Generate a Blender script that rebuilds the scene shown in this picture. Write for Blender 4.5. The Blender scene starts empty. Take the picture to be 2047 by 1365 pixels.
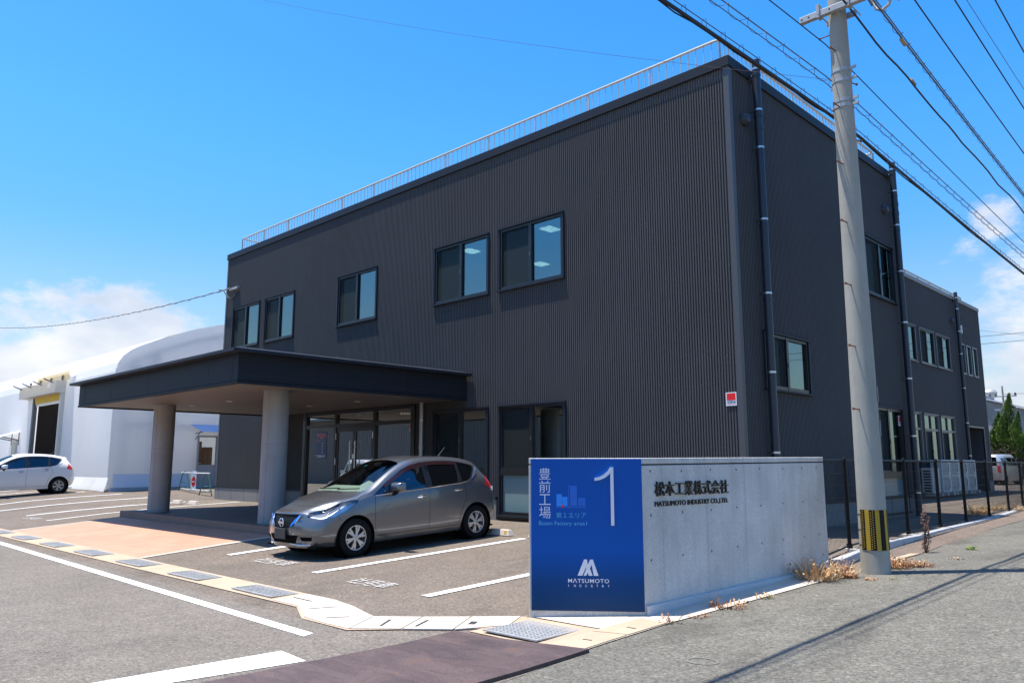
import bpy, bmesh, math, random
from mathutils import Vector, Matrix
C = bpy.context
scene = C.scene
COL = scene.collection
R = math.radians
random.seed(7)

# ---------------------------------------------------------------- camera, sky, sun, exposure
cam_d = bpy.data.cameras.new('camera'); cam = bpy.data.objects.new('camera', cam_d); COL.objects.link(cam)
cam.location = (0, 0, 1.2); cam.rotation_euler = (R(90 + 8.945), 0, R(44.516))
cam_d.sensor_width = 36; cam_d.lens = 27.604; cam_d.clip_start = .05; cam_d.clip_end = 3000
scene.camera = cam
SUN = Vector((-.19, -.14, 1)).normalized()          # towards the sun
elev = math.asin(SUN.z); az = math.atan2(SUN.x, SUN.y)
sd = bpy.data.lights.new('sun', 'SUN'); sd.energy = 5.0; sd.angle = R(.53); sd.color = (1, .955, .89)
so = bpy.data.objects.new('sun', sd); COL.objects.link(so)
so.rotation_euler = SUN.to_track_quat('Z', 'Y').to_euler(); so.location = (0, 0, 40)
W = bpy.data.worlds.new('World'); scene.world = W; W.use_nodes = True
nt = W.node_tree; N = nt.nodes; L = nt.links; N.clear()
def node(t, **kw):
    n = N.new(t)
    for k, v in kw.items(): setattr(n, k, v)
    return n
sky = node('ShaderNodeTexSky', sky_type='NISHITA', sun_disc=False, sun_elevation=elev, sun_rotation=az,
           altitude=0, air_density=1.0, dust_density=0.6, ozone_density=2.0)
bg = node('ShaderNodeBackground'); bg.inputs[1].default_value = .13
out = node('ShaderNodeOutputWorld')
geo = node('ShaderNodeTexCoord')
sep = node('ShaderNodeSeparateXYZ'); L.new(geo.outputs['Generated'], sep.inputs[0])
# cumulus banks low over the horizon: fractal noise on the view direction, thinning with height
mp = node('ShaderNodeMapping'); mp.inputs['Scale'].default_value = (1, 1, 1.9); mp.inputs['Location'].default_value = (3.35, 1.52, .2)
L.new(geo.outputs['Generated'], mp.inputs[0])
n1 = node('ShaderNodeTexNoise'); n1.inputs['Scale'].default_value = 5.2; n1.inputs['Detail'].default_value = 12; n1.inputs['Roughness'].default_value = .62
L.new(mp.outputs[0], n1.inputs['Vector'])
mr = node('ShaderNodeMapRange'); mr.inputs['From Min'].default_value = .03; mr.inputs['From Max'].default_value = .34
mr.inputs['To Min'].default_value = .10; mr.inputs['To Max'].default_value = -.42
L.new(sep.outputs['Z'], mr.inputs[0])
ad = node('ShaderNodeMath', operation='ADD'); L.new(n1.outputs['Fac'], ad.inputs[0]); L.new(mr.outputs[0], ad.inputs[1])
ss = node('ShaderNodeMapRange', interpolation_type='SMOOTHSTEP')
ss.inputs['From Min'].default_value = .555; ss.inputs['From Max'].default_value = .70
acc = ad.outputs[0]
for dv, lo, hi, am in (((-.968,.225,.12), .975, 1., .24), ((-.925,.35,.10), .985, 1., .16), ((-.19,.955,.225), .988, 1., .15), ((-.17,.97,.13), .980, 1., .15), ((-.197,.94,.278), .9990, 1., .20)):
    dp = node('ShaderNodeVectorMath', operation='DOT_PRODUCT'); dp.inputs[1].default_value = Vector(dv).normalized(); L.new(geo.outputs['Generated'], dp.inputs[0])
    m_ = node('ShaderNodeMapRange', interpolation_type='SMOOTHSTEP'); m_.inputs['From Min'].default_value = lo; m_.inputs['From Max'].default_value = hi; m_.inputs['To Max'].default_value = am; L.new(dp.outputs['Value'], m_.inputs[0])
    a_ = node('ShaderNodeMath', operation='ADD'); L.new(acc, a_.inputs[0]); L.new(m_.outputs[0], a_.inputs[1]); acc = a_.outputs[0]
L.new(acc, ss.inputs[0])
dens = node('ShaderNodeMath', operation='MULTIPLY'); dens.inputs[1].default_value = .9; L.new(ss.outputs[0], dens.inputs[0])
n2 = node('ShaderNodeTexNoise'); n2.inputs['Scale'].default_value = 11; n2.inputs['Detail'].default_value = 6
L.new(mp.outputs[0], n2.inputs['Vector'])
cr = node('ShaderNodeMapRange'); cr.inputs['From Min'].default_value = .3; cr.inputs['From Max'].default_value = .7
L.new(n2.outputs['Fac'], cr.inputs[0])
cm = node('ShaderNodeMix', data_type='RGBA'); L.new(cr.outputs[0], cm.inputs['Factor'])
cm.inputs['A'].default_value = (3.0, 3.35, 4.0, 1); cm.inputs['B'].default_value = (4.75, 4.75, 4.85, 1)
hs = node('ShaderNodeHueSaturation'); hs.inputs['Hue'].default_value = .502; hs.inputs['Saturation'].default_value = 1.42; hs.inputs['Value'].default_value = 1.27
dim = node('ShaderNodeMapRange', interpolation_type='SMOOTHSTEP'); dim.inputs['From Max'].default_value = .42; dim.inputs['To Min'].default_value = .50; dim.inputs['To Max'].default_value = 1.0; L.new(sep.outputs['Z'], dim.inputs[0])
dv_ = node('ShaderNodeVectorMath', operation='SCALE'); L.new(sky.outputs[0], dv_.inputs[0]); L.new(dim.outputs[0], dv_.inputs['Scale']); L.new(dv_.outputs[0], hs.inputs['Color'])
st_ = node('ShaderNodeMapRange', interpolation_type='SMOOTHSTEP'); st_.inputs['From Min'].default_value = -.02; st_.inputs['From Max'].default_value = .30; st_.inputs['To Min'].default_value = .85; st_.inputs['To Max'].default_value = 1.44; L.new(sep.outputs['Z'], st_.inputs[0]); L.new(st_.outputs[0], hs.inputs['Saturation'])
mx = node('ShaderNodeMix', data_type='RGBA')
L.new(dens.outputs[0], mx.inputs['Factor']); L.new(hs.outputs[0], mx.inputs['A']); L.new(cm.outputs['Result'], mx.inputs['B'])
L.new(mx.outputs['Result'], bg.inputs[0]); L.new(bg.outputs[0], out.inputs[0])
vs = scene.view_settings; vs.view_transform = 'Standard'; vs.look = 'None'; vs.gamma = 1; vs.exposure = .75; vs.use_curve_mapping = False
cy = scene.cycles; cy.max_bounces = 8; cy.diffuse_bounces = 3; cy.glossy_bounces = 4; cy.transparent_max_bounces = 16; cy.transmission_bounces = 4
cy.caustics_reflective = False; cy.caustics_refractive = False; cy.use_denoising = True; cy.sample_clamp_indirect = 6

# ---------------------------------------------------------------- helpers
ORG = {}
class MB:
    def __init__(s): s.v = []; s.f = []; s.m = []; s.cm = 0
    def add(s, vs, fs):
        k = len(s.v); s.v += [tuple(p) for p in vs]
        for f in fs: s.f.append(tuple(i + k for i in f)); s.m.append(s.cm)
        return s
    def box(s, x0, x1, y0, y1, z0, z1):
        return s.add([(x0,y0,z0),(x1,y0,z0),(x1,y1,z0),(x0,y1,z0),(x0,y0,z1),(x1,y0,z1),(x1,y1,z1),(x0,y1,z1)],
                     [(0,3,2,1),(4,5,6,7),(0,1,5,4),(1,2,6,5),(2,3,7,6),(3,0,4,7)])
    def obox(s, c, U, V, Wv, hu, hv, hw):
        c = Vector(c); U = Vector(U).normalized()*hu; V = Vector(V).normalized()*hv; Wv = Vector(Wv).normalized()*hw
        p = [c+a*U+b*V+d*Wv for d in (-1,1) for b in (-1,1) for a in (-1,1)]
        return s.add(p, [(0,2,3,1),(4,5,7,6),(0,1,5,4),(1,3,7,5),(3,2,6,7),(2,0,4,6)])
    def quad(s, *p): return s.add(p, [tuple(range(len(p)))])
    def frame(s, p):
        p = [Vector(q) for q in p]; return p
    def cyl(s, p0, p1, r0, r1=None, n=12, caps=True):
        r1 = r0 if r1 is None else r1
        p0 = Vector(p0); p1 = Vector(p1); d = (p1-p0).normalized()
        a = d.orthogonal().normalized(); b = d.cross(a)
        vs = []
        for p, r in ((p0, r0), (p1, r1)):
            for i in range(n):
                t = 2*math.pi*i/n; vs.append(p + a*(r*math.cos(t)) + b*(r*math.sin(t)))
        fs = [(i, (i+1) % n, n+(i+1) % n, n+i) for i in range(n)]
        if caps: fs += [tuple(range(n-1, -1, -1)), tuple(range(n, 2*n))]
        return s.add(vs, fs)
    def tube(s, pts, r, n=6, close=False):
        pts = [Vector(p) for p in pts]; m = len(pts); rs = r if isinstance(r, (list, tuple)) else [r]*m
        a = None; vs = []
        for i, p in enumerate(pts):
            if close: d = pts[(i+1) % m]-pts[i-1]
            else: d = pts[min(i+1, m-1)]-pts[max(i-1, 0)]
            d.normalize()
            if a is None: a = d.orthogonal().normalized()
            else:
                a = (a-d*a.dot(d))
                a = a.normalized() if a.length > 1e-6 else d.orthogonal().normalized()
            b = d.cross(a)
            for k in range(n):
                t = 2*math.pi*k/n; vs.append(p+a*(rs[i]*math.cos(t))+b*(rs[i]*math.sin(t)))
        fs = []
        for i in range(m if close else m-1):
            j = (i+1) % m
            for k in range(n): fs.append((i*n+k, i*n+(k+1) % n, j*n+(k+1) % n, j*n+k))
        if not close: fs += [tuple(range(n-1, -1, -1)), tuple((m-1)*n+k for k in range(n))]
        return s.add(vs, fs)
    def lathe(s, prof, c, axis='Z', n=32, close=False):
        c = Vector(c); vs = []
        for r, h_ in prof:
            for k in range(n):
                t = 2*math.pi*k/n; u, w = r*math.cos(t), r*math.sin(t)
                vs.append(c + Vector({'Z': (u, w, h_), 'X': (h_, u, w), 'Y': (u, h_, w)}[axis]))
        fs = []
        for i in range(len(prof)-1):
            for k in range(n):
                fs.append((i*n+k, i*n+(k+1) % n, (i+1)*n+(k+1) % n, (i+1)*n+k))
        return s.add(vs, fs)
    def prism(s, poly, z0, z1):                       # plan polygon (x, y) between two heights
        n = len(poly); vs = [(x, y, z0) for x, y in poly]+[(x, y, z1) for x, y in poly]
        return s.add(vs, [tuple(range(n-1, -1, -1)), tuple(range(n, 2*n))]+[(i, (i+1) % n, n+(i+1) % n, n+i) for i in range(n)])
    def slab(s, pts, nrm, t):                          # 3-D polygon given thickness along nrm
        nrm = Vector(nrm).normalized()*t; n = len(pts); pts = [Vector(p) for p in pts]
        return s.add(pts+[p+nrm for p in pts], [tuple(range(n-1, -1, -1)), tuple(range(n, 2*n))]+[(i, (i+1) % n, n+(i+1) % n, n+i) for i in range(n)])
    def build(s, name, mats, parent=None, smooth=False, bevel=0, angle=35, seg=2):
        o0 = Vector((0, 0, 0))
        if parent is not None: o0 = ORG.get(parent.name, o0)
        me = bpy.data.meshes.new(name)
        me.from_pydata([tuple(Vector(p)-o0) for p in s.v], [], s.f)
        for mm in (mats if isinstance(mats, (list, tuple)) else [mats]): me.materials.append(mm)
        if isinstance(mats, (list, tuple)): me.polygons.foreach_set('material_index', s.m)
        bm = bmesh.new(); bm.from_mesh(me)
        bmesh.ops.recalc_face_normals(bm, faces=bm.faces)
        if bevel:
            bmesh.ops.bevel(bm, geom=[e for e in bm.edges if len(e.link_faces) == 2 and e.calc_face_angle(0) > .5], offset=bevel, segments=seg, affect='EDGES', profile=.5)
        bm.to_mesh(me); bm.free()
        return link(name, me, parent, smooth, angle, o0)
def link(name, me, parent=None, smooth=False, angle=35, o0=None):
    if smooth:
        me.polygons.foreach_set('use_smooth', [True]*len(me.polygons))
        me.set_sharp_from_angle(angle=R(angle))
    o = bpy.data.objects.new(name, me); COL.objects.link(o)
    if parent is not None:
        o.parent = parent; ORG[o.name] = ORG.get(parent.name, Vector((0, 0, 0)))
    return o
def tag(o, label, cat, group=None):
    o['label'] = label; o['category'] = cat
    if group: o['group'] = group
    return o
def thing(name, label, cat, loc=(0, 0, 0), group=None):
    o = bpy.data.objects.new(name, None); COL.objects.link(o); o.location = loc; o.empty_display_size = .3
    ORG[o.name] = Vector(loc)
    return tag(o, label, cat, group)
def struct(o): o['kind'] = 'structure'; return o
def copy_tree(o, parent=None):
    c = o.copy(); COL.objects.link(c)
    if parent is not None: c.parent = parent
    for ch in list(o.children): copy_tree(ch, c)
    return c

# ---------------------------------------------------------------- materials
MATS = {}
def mat(name, col, rough=.6, metal=0., noise=None, bump=None, spec=.5, coat=0, emit=None, alpha=1, fine=None, streak=None):
    """col: linear RGB; noise=(scale, amount[, detail]); fine=(scale, amount); streak=(amount,): vertical weather streaks; bump=(scale, strength)"""
    if name in MATS: return MATS[name]
    m = bpy.data.materials.new(name); m.use_nodes = True; MATS[name] = m
    t = m.node_tree; n = t.nodes; l = t.links; b = n['Principled BSDF']
    b.inputs['Base Color'].default_value = (*col, 1); b.inputs['Roughness'].default_value = rough; b.inputs['Metallic'].default_value = metal
    b.inputs['Specular IOR Level'].default_value = spec; b.inputs['Coat Weight'].default_value = coat; b.inputs['Coat Roughness'].default_value = .04
    b.inputs['Alpha'].default_value = alpha
    if emit: b.inputs['Emission Color'].default_value = (*emit[0], 1); b.inputs['Emission Strength'].default_value = emit[1]
    tc = n.new('ShaderNodeTexCoord'); src = tc.outputs['Object']
    fac = None
    def nz(scale, detail=5, vec=None, rough_=.6):
        x = n.new('ShaderNodeTexNoise'); x.inputs['Scale'].default_value = scale; x.inputs['Detail'].default_value = detail; x.inputs['Roughness'].default_value = rough_
        l.new(vec or src, x.inputs['Vector']); return x.outputs['Fac']
    def addf(f, amt, base):
        r = n.new('ShaderNodeMapRange'); r.inputs['From Min'].default_value = .25; r.inputs['From Max'].default_value = .75
        r.inputs['To Min'].default_value = 1-amt; r.inputs['To Max'].default_value = 1+amt; r.clamp = True; l.new(f, r.inputs[0])
        if base is None: return r.outputs[0]
        q = n.new('ShaderNodeMath'); q.operation = 'MULTIPLY'; l.new(base, q.inputs[0]); l.new(r.outputs[0], q.inputs[1]); return q.outputs[0]
    if noise: fac = addf(nz(noise[0], noise[2] if len(noise) > 2 else 5), noise[1], fac)
    if fine: fac = addf(nz(fine[0], 2, rough_=.7), fine[1], fac)
    if streak:
        mp_ = n.new('ShaderNodeMapping'); mp_.inputs['Scale'].default_value = (5, 5, .35); l.new(src, mp_.inputs[0])
        fac = addf(nz(1.5, 6, mp_.outputs[0]), streak[0], fac)
    if fac is not None:
        vm = n.new('ShaderNodeVectorMath'); vm.operation = 'SCALE'; vm.inputs[0].default_value = col; l.new(fac, vm.inputs['Scale']); l.new(vm.outputs[0], b.inputs['Base Color'])
    if bump:
        bp = n.new('ShaderNodeBump'); bp.inputs['Strength'].default_value = bump[1]; bp.inputs['Distance'].default_value = bump[2] if len(bump) > 2 else .01
        l.new(nz(bump[0], 4), bp.inputs['Height']); l.new(bp.outputs[0], b.inputs['Normal'])
    return m
def glass(name, tint, refl, rough=.01, gcol=(1, 1, 1)):
    """thin pane: a share mirrors (more at grazing angles), the rest is tinted see-through"""
    if name in MATS: return MATS[name]
    m = bpy.data.materials.new(name); m.use_nodes = True; MATS[name] = m
    t = m.node_tree; n = t.nodes; l = t.links; n.remove(n['Principled BSDF'])
    tr = n.new('ShaderNodeBsdfTransparent'); tr.inputs[0].default_value = (*tint, 1)
    gl = n.new('ShaderNodeBsdfGlossy'); gl.inputs['Roughness'].default_value = rough; gl.inputs['Color'].default_value = (*gcol, 1)
    lw = n.new('ShaderNodeLayerWeight'); lw.inputs[0].default_value = .35
    r = n.new('ShaderNodeMapRange'); r.inputs['To Min'].default_value = refl; r.inputs['To Max'].default_value = min(1, refl+.55); l.new(lw.outputs['Fresnel'], r.inputs[0])
    mxs = n.new('ShaderNodeMixShader'); l.new(r.outputs[0], mxs.inputs[0]); l.new(tr.outputs[0], mxs.inputs[1]); l.new(gl.outputs[0], mxs.inputs[2])
    l.new(mxs.outputs[0], n['Material Output'].inputs[0]); return m

def asphalt(name, c0, c1, stone, patch=.16, stains=0.):
    m = bpy.data.materials.new(name); m.use_nodes = True; MATS[name] = m
    t = m.node_tree; n = t.nodes; l = t.links; b = n['Principled BSDF']; b.inputs['Roughness'].default_value = .92; b.inputs['Specular IOR Level'].default_value = .25
    tc = n.new('ShaderNodeTexCoord'); P = tc.outputs['Object']
    def nz(s, d=4, rg=.6):
        x = n.new('ShaderNodeTexNoise'); x.inputs['Scale'].default_value = s; x.inputs['Detail'].default_value = d; x.inputs['Roughness'].default_value = rg; l.new(P, x.inputs['Vector']); return x.outputs['Fac']
    def ramp(f, a, b_, lo, hi):
        r = n.new('ShaderNodeMapRange'); r.inputs['From Min'].default_value = a; r.inputs['From Max'].default_value = b_; r.inputs['To Min'].default_value = lo; r.inputs['To Max'].default_value = hi; l.new(f, r.inputs[0]); return r.outputs[0]
    def mul(a, b_):
        q = n.new('ShaderNodeMath'); q.operation = 'MULTIPLY'; l.new(a, q.inputs[0]); l.new(b_, q.inputs[1]); return q.outputs[0]
    vo = n.new('ShaderNodeTexVoronoi'); vo.inputs['Scale'].default_value = stone; l.new(P, vo.inputs['Vector'])
    sx = n.new('ShaderNodeSeparateColor'); l.new(vo.outputs['Color'], sx.inputs[0])
    f = mul(ramp(nz(.35, 5), .3, .7, 1-patch, 1+patch), ramp(nz(2.6, 6, .7), .3, .7, .90, 1.10))
    f = mul(f, ramp(nz(stone*.33, 3, .7), .3, .7, .86, 1.14))
    f = mul(f, ramp(sx.outputs[0], 0, 1, .70, 1.30))
    v2 = n.new('ShaderNodeTexVoronoi'); v2.inputs['Scale'].default_value = stone*.55; l.new(P, v2.inputs['Vector']); s2 = n.new('ShaderNodeSeparateColor'); l.new(v2.outputs['Color'], s2.inputs[0])
    f = mul(f, ramp(s2.outputs[0], .86, .90, 1, 1.22)); f = mul(f, ramp(s2.outputs[1], .10, .13, .80, 1))
    if stains:
        mp_ = n.new('ShaderNodeMapping'); mp_.inputs['Scale'].default_value = (1.2, .45, 1); mp_.inputs['Rotation'].default_value = (0, 0, R(25)); l.new(P, mp_.inputs[0])
        x = n.new('ShaderNodeTexNoise'); x.inputs['Scale'].default_value = 1.1; x.inputs['Detail'].default_value = 7; x.inputs['Roughness'].default_value = .65; l.new(mp_.outputs[0], x.inputs['Vector'])
        f = mul(f, ramp(x.outputs['Fac'], .52, .68, 1, 1-stains))
    mxc = n.new('ShaderNodeMix'); mxc.data_type = 'RGBA'; mxc.inputs['A'].default_value = (*c0, 1); mxc.inputs['B'].default_value = (*c1, 1); l.new(sx.outputs[1], mxc.inputs['Factor'])
    vm = n.new('ShaderNodeVectorMath'); vm.operation = 'SCALE'; l.new(mxc.outputs['Result'], vm.inputs[0]); l.new(f, vm.inputs['Scale']); l.new(vm.outputs[0], b.inputs['Base Color'])
    bp = n.new('ShaderNodeBump'); bp.inputs['Strength'].default_value = .5; bp.inputs['Distance'].default_value = .006; l.new(vo.outputs['Distance'], bp.inputs['Height']); l.new(bp.outputs[0], b.inputs['Normal'])
    return m

M_LOT = asphalt('lot_asphalt', (.138, .111, .087), (.160, .131, .104), 75, .10, .22)
M_DRIVE = asphalt('driveway_asphalt', (.142, .123, .102), (.176, .154, .129), 80, .08, .12)
M_ROAD = asphalt('road_asphalt', (.108, .100, .081), (.160, .150, .125), 70, .10, .28)
M_SIDEWALK = asphalt('sidewalk_asphalt', (.158, .120, .092), (.172, .132, .102), 120, .07, .1)
M_PAINT = mat('road_paint', (.70, .69, .66), .8, noise=(3, .06), fine=(60, .10))
M_FADED = mat('worn_paint', (.46, .44, .41), .85, noise=(4, .15), fine=(45, .35))
M_CONC = mat('pale_concrete', (.42, .315, .215), .9, noise=(2.2, .13), fine=(45, .10), bump=(60, .2))
M_CONCW = mat('white_concrete', (.50, .44, .37), .9, noise=(2.5, .09), fine=(60, .07), bump=(80, .15))
M_KERB = mat('kerb_concrete', (.42, .42, .41), .9, noise=(2, .12), fine=(50, .1))
M_GALV = mat('galvanised_steel', (.40, .40, .39), .5, .25, noise=(14, .15))
M_BLACKHOLE = mat('drain_dark', (.030, .030, .029), .9)
M_STEELRUST = mat('rusty_steel_plate', (.078, .046, .040), .62, .0, fine=(60, .3), bump=(70, .3))
def _rust(m):
    t = m.node_tree; n = t.nodes; l = t.links; b = n['Principled BSDF']; tc = n.new('ShaderNodeTexCoord')
    mp_ = n.new('ShaderNodeMapping'); mp_.inputs['Scale'].default_value = (1.0, 2.6, 1); mp_.inputs['Rotation'].default_value = (0, 0, R(20)); l.new(tc.outputs['Object'], mp_.inputs[0])
    x = n.new('ShaderNodeTexNoise'); x.inputs['Scale'].default_value = 1.4; x.inputs['Detail'].default_value = 9; x.inputs['Roughness'].default_value = .68; x.inputs['Distortion'].default_value = .8; l.new(mp_.outputs[0], x.inputs['Vector'])
    r = n.new('ShaderNodeValToRGB'); e = r.color_ramp.elements; e[0].position = .34; e[0].color = (.050,.034,.034,1); e[1].position = .70; e[1].color = (.125,.060,.040,1); q = e.new(.50); q.color = (.082,.052,.048,1); q = e.new(.60); q.color = (.098,.066,.060,1)
    l.new(x.outputs['Fac'], r.inputs[0]); src = b.inputs['Base Color'].links[0].from_socket
    vm = n.new('ShaderNodeVectorMath'); vm.operation = 'MULTIPLY'; dv = n.new('ShaderNodeVectorMath'); dv.operation = 'DIVIDE'; l.new(src, dv.inputs[0]); dv.inputs[1].default_value = (.078, .046, .040)
    l.new(r.outputs[0], vm.inputs[0]); l.new(dv.outputs[0], vm.inputs[1]); l.new(vm.outputs[0], b.inputs['Base Color'])
_rust(M_STEELRUST)
M_TILE = None
M_WALL = mat('dark_corrugated_steel', (.081, .081, .083), .6, .0, noise=(.35, .10, 6), streak=(.07,), spec=.08)
M_TRIM = mat('dark_steel_trim', (.024, .029, .038), .5, .0, noise=(2, .05), spec=.15)
M_CLADFLAT = mat('canopy_panel_steel', (.023, .028, .035), .5, .0, noise=(1.5, .04), spec=.08)
M_PIPE = mat('grey_downpipe_plastic', (.022, .029, .042), .4, noise=(2, .06))
M_STRAP = mat('stainless_strap', (.62, .62, .62), .35, .9)
M_PLINTH = mat('plinth_tile', (.21, .20, .185), .75, noise=(4, .06), fine=(60, .05))
M_RAILING = mat('railing_aluminium', (.60, .57, .52), .45, .1)
M_ALBLACK = mat('black_aluminium', (.012, .013, .015), .35, .0)
M_ALGREY = mat('grey_aluminium', (.13, .135, .145), .4, .3)
M_SCREEN = mat('insect_screen', (.010, .019, .021), .9, alpha=.50)
M_GLASSUP = glass('upper_window_glass', (.34, .44, .44), .20, .012, (.74, .88, .85))
M_GLASSLOW = glass('lower_window_glass', (.42, .46, .46), .22, .008, (.85, .95, .97))
M_GLASSENT = glass('entrance_glass', (.62, .62, .59), .42, .004, (.97, .97, .93))
M_FROST = mat('teal_film_glass', (.16, .26, .27), .12, noise=(1, .05), spec=.9)
M_INTER = mat('office_interior', (.20, .195, .18), .9)
M_CEIL = mat('office_ceiling', (.30, .30, .28), .9)
M_BLIND = mat('window_blind', (.22, .24, .24), .8)
M_LAMP = mat('lit_ceiling_panel', (.9, .9, .9), .5, emit=((1, .98, .93), 3.5))
M_SOFFIT = mat('canopy_soffit', (.165, .148, .132), .6, noise=(1, .04))
M_COLCONC = mat('column_concrete', (.29, .295, .29), .85, noise=(2.5, .10), fine=(70, .05), streak=(.12,), bump=(90, .12))
M_SIGNCONC = mat('fair_faced_concrete', (.58, .55, .505), .85, noise=(1.6, .17, 7), fine=(60, .20), streak=(.10,), bump=(120, .18))
M_DARKSEAM = mat('dark_seam', (.03, .03, .03), .9)
M_JOINT = mat('concrete_joint', (.41, .39, .36), .9)
M_WHITE = mat('white_plastic', (.78, .78, .77), .5)
M_TAN = mat('porch_tile', (.30, .225, .175), .6, noise=(3, .06), fine=(30, .06))
M_POLE = mat('pole_concrete', (.33, .315, .265), .85, noise=(3, .08), fine=(90, .09), streak=(.14,), bump=(120, .15))
M_CABLE = mat('black_cable', (.012, .012, .013), .55)
M_CABLEG = mat('grey_cable', (.10, .10, .10), .5)
M_RUST = mat('rusty_bolt', (.16, .062, .03), .8)
M_YELLOW = mat('yellow_reflective', (.44, .28, .018), .6, fine=(90, .25))
M_BLACK = mat('black_plastic', (.006, .006, .006), .6, spec=.25)
M_RED = mat('sign_red', (.75, .012, .012), .45)
M_FENCE = mat('black_fence_coating', (.005, .005, .006), .5, spec=.2)
M_STRAW = mat('dry_straw', (.50, .30, .14), .9, noise=(9, .4))
M_STRAWRED = mat('dry_red_weed', (.30, .12, .06), .9, noise=(9, .4))
M_GREEN = mat('fresh_weed', (.17, .26, .03), .8, noise=(9, .3))
M_CARD = mat('brown_cardboard', (.30, .155, .065), .85, noise=(3, .1))
def emission_free(): pass
def tiles_mat(name, col, mortar, sx, sy, gap=.012, rough=.7, var=.06):
    m = bpy.data.materials.new(name); m.use_nodes = True; t = m.node_tree; n = t.nodes; l = t.links; b = n['Principled BSDF']; b.inputs['Roughness'].default_value = rough
    tc = n.new('ShaderNodeTexCoord'); br = n.new('ShaderNodeTexBrick'); l.new(tc.outputs['Object'], br.inputs['Vector'])
    br.offset = 0; br.inputs['Scale'].default_value = 1; br.inputs['Brick Width'].default_value = sx; br.inputs['Row Height'].default_value = sy; br.inputs['Mortar Size'].default_value = gap
    br.inputs['Color1'].default_value = (*[c*(1-var) for c in col], 1); br.inputs['Color2'].default_value = (*[c*(1+var) for c in col], 1); br.inputs['Mortar'].default_value = (*mortar, 1)
    x = n.new('ShaderNodeTexNoise'); x.inputs['Scale'].default_value = 1.4; x.inputs['Detail'].default_value = 6; l.new(tc.outputs['Object'], x.inputs['Vector'])
    r = n.new('ShaderNodeMapRange'); r.inputs['From Min'].default_value = .3; r.inputs['From Max'].default_value = .7; r.inputs['To Min'].default_value = .92; r.inputs['To Max'].default_value = 1.08; l.new(x.outputs['Fac'], r.inputs[0])
    vm = n.new('ShaderNodeVectorMath'); vm.operation = 'SCALE'; l.new(br.outputs['Color'], vm.inputs[0]); l.new(r.outputs[0], vm.inputs['Scale']); l.new(vm.outputs[0], b.inputs['Base Color'])
    MATS[name] = m; return m
M_APRON = tiles_mat('apron_paver', (.47, .235, .150), (.40, .205, .13), .3, .3, .008)

# ---------------------------------------------------------------- lettering from the built-in font (Latin and Japanese)
def lettering(name, s, parent, o, U, V, w, h, m, bold=0., depth=.0012, space=1.):
    """text s fitted to the box of width w and height h whose lower left corner is o, U to the right, V up"""
    cu = bpy.data.curves.new('txt', 'FONT'); cu.body = s; cu.size = 1; cu.offset = bold; cu.resolution_u = 4; cu.space_character = space
    ob = bpy.data.objects.new('txt', cu); COL.objects.link(ob)
    me = bpy.data.meshes.new_from_object(ob.evaluated_get(C.evaluated_depsgraph_get()))
    bpy.data.objects.remove(ob); bpy.data.curves.remove(cu)
    vs = [v.co.copy() for v in me.vertices]; fs = [tuple(p.vertices) for p in me.polygons]; bpy.data.meshes.remove(me)
    x0 = min(v.x for v in vs); x1 = max(v.x for v in vs); y0 = min(v.y for v in vs); y1 = max(v.y for v in vs)
    U = Vector(U).normalized(); V = Vector(V).normalized(); Nn = U.cross(V); o = Vector(o)
    P = [o+U*((v.x-x0)/(x1-x0)*w)+V*((v.y-y0)/(y1-y0)*h) for v in vs]
    b = MB(); k = len(P); b.v = [tuple(p+Nn*depth) for p in P]; b.f = list(fs); b.m = [0]*len(fs)
    if depth > .004:                                      # raised letters: walls along the open edges
        cnt = {}
        for f in fs:
            for i in range(len(f)):
                e = (f[i], f[(i+1) % len(f)]); cnt[e] = 1
        b.v += [tuple(p) for p in P]
        for (i, j) in cnt:
            if (j, i) not in cnt: b.f.append((i, k+i, k+j, j)); b.m.append(0)
    o0 = ORG.get(parent.name, Vector((0, 0, 0))) if parent is not None else Vector((0, 0, 0))
    me = bpy.data.meshes.new(name); me.from_pydata([tuple(Vector(p)-o0) for p in b.v], [], b.f); me.materials.append(m)
    return link(name, me, parent)
# ================================================================ SETTING: one terrain sheet, the surfaces laid on it
XK = [-60,-34,-26,-21.6,-14,-12,-5]
YK = [-40,4.4,5.25,6.7,8,9.5,12.5,16,60]
ZT = [[-.36]*7, [-.36]*7, [-.22,-.27,-.33,-.33,-.33,-.33,-.33], [-.05,-.13,-.25,-.22,-.205,-.265,-.265],
      [.10,.02,-.15,-.12,-.11,-.205,-.205], [.25,.12,-.06,-.05,-.08,-.135,-.135], [.40,.27,.04,.04,0,0,0],
      [.45,.32,.10,.08,.03,.02,0], [.45,.35,.15,.1,.05,.03,.0]]
def sm(a, b, x):
    t = min(1, max(0, (x-a)/(b-a))); return t*t*(3-2*t)
def lot(x, y):
    def idx(K, v):
        v = min(max(v, K[0]), K[-1])
        for i in range(len(K)-1):
            if v <= K[i+1]: return i, (v-K[i])/(K[i+1]-K[i])
    i, a = idx(XK, x); j, b = idx(YK, y)
    return (ZT[j][i]*(1-a)+ZT[j][i+1]*a)*(1-b)+(ZT[j+1][i]*(1-a)+ZT[j+1][i+1]*a)*b
def road(x, y):
    z = -.30+.024*(min(max(y, -10), 12)-5.25)
    if y > 12: z += .138*0+.009*min(y-12, 15)
    return z+.03*(min(max(x, -4.2), 0)+4.2)-.01*max(0, min(x, 6))
def h(x, y):
    k = sm(4.4, 5.6, y); w = sm(-6.0+1.1*k, -3.4-.9*k, x)
    return lot(x, y)*(1-w)+road(x, y)*w
def frange(a, b, s):
    o = []; v = a
    while v < b-1e-6: o.append(round(v, 4)); v += s
    return o
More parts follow.
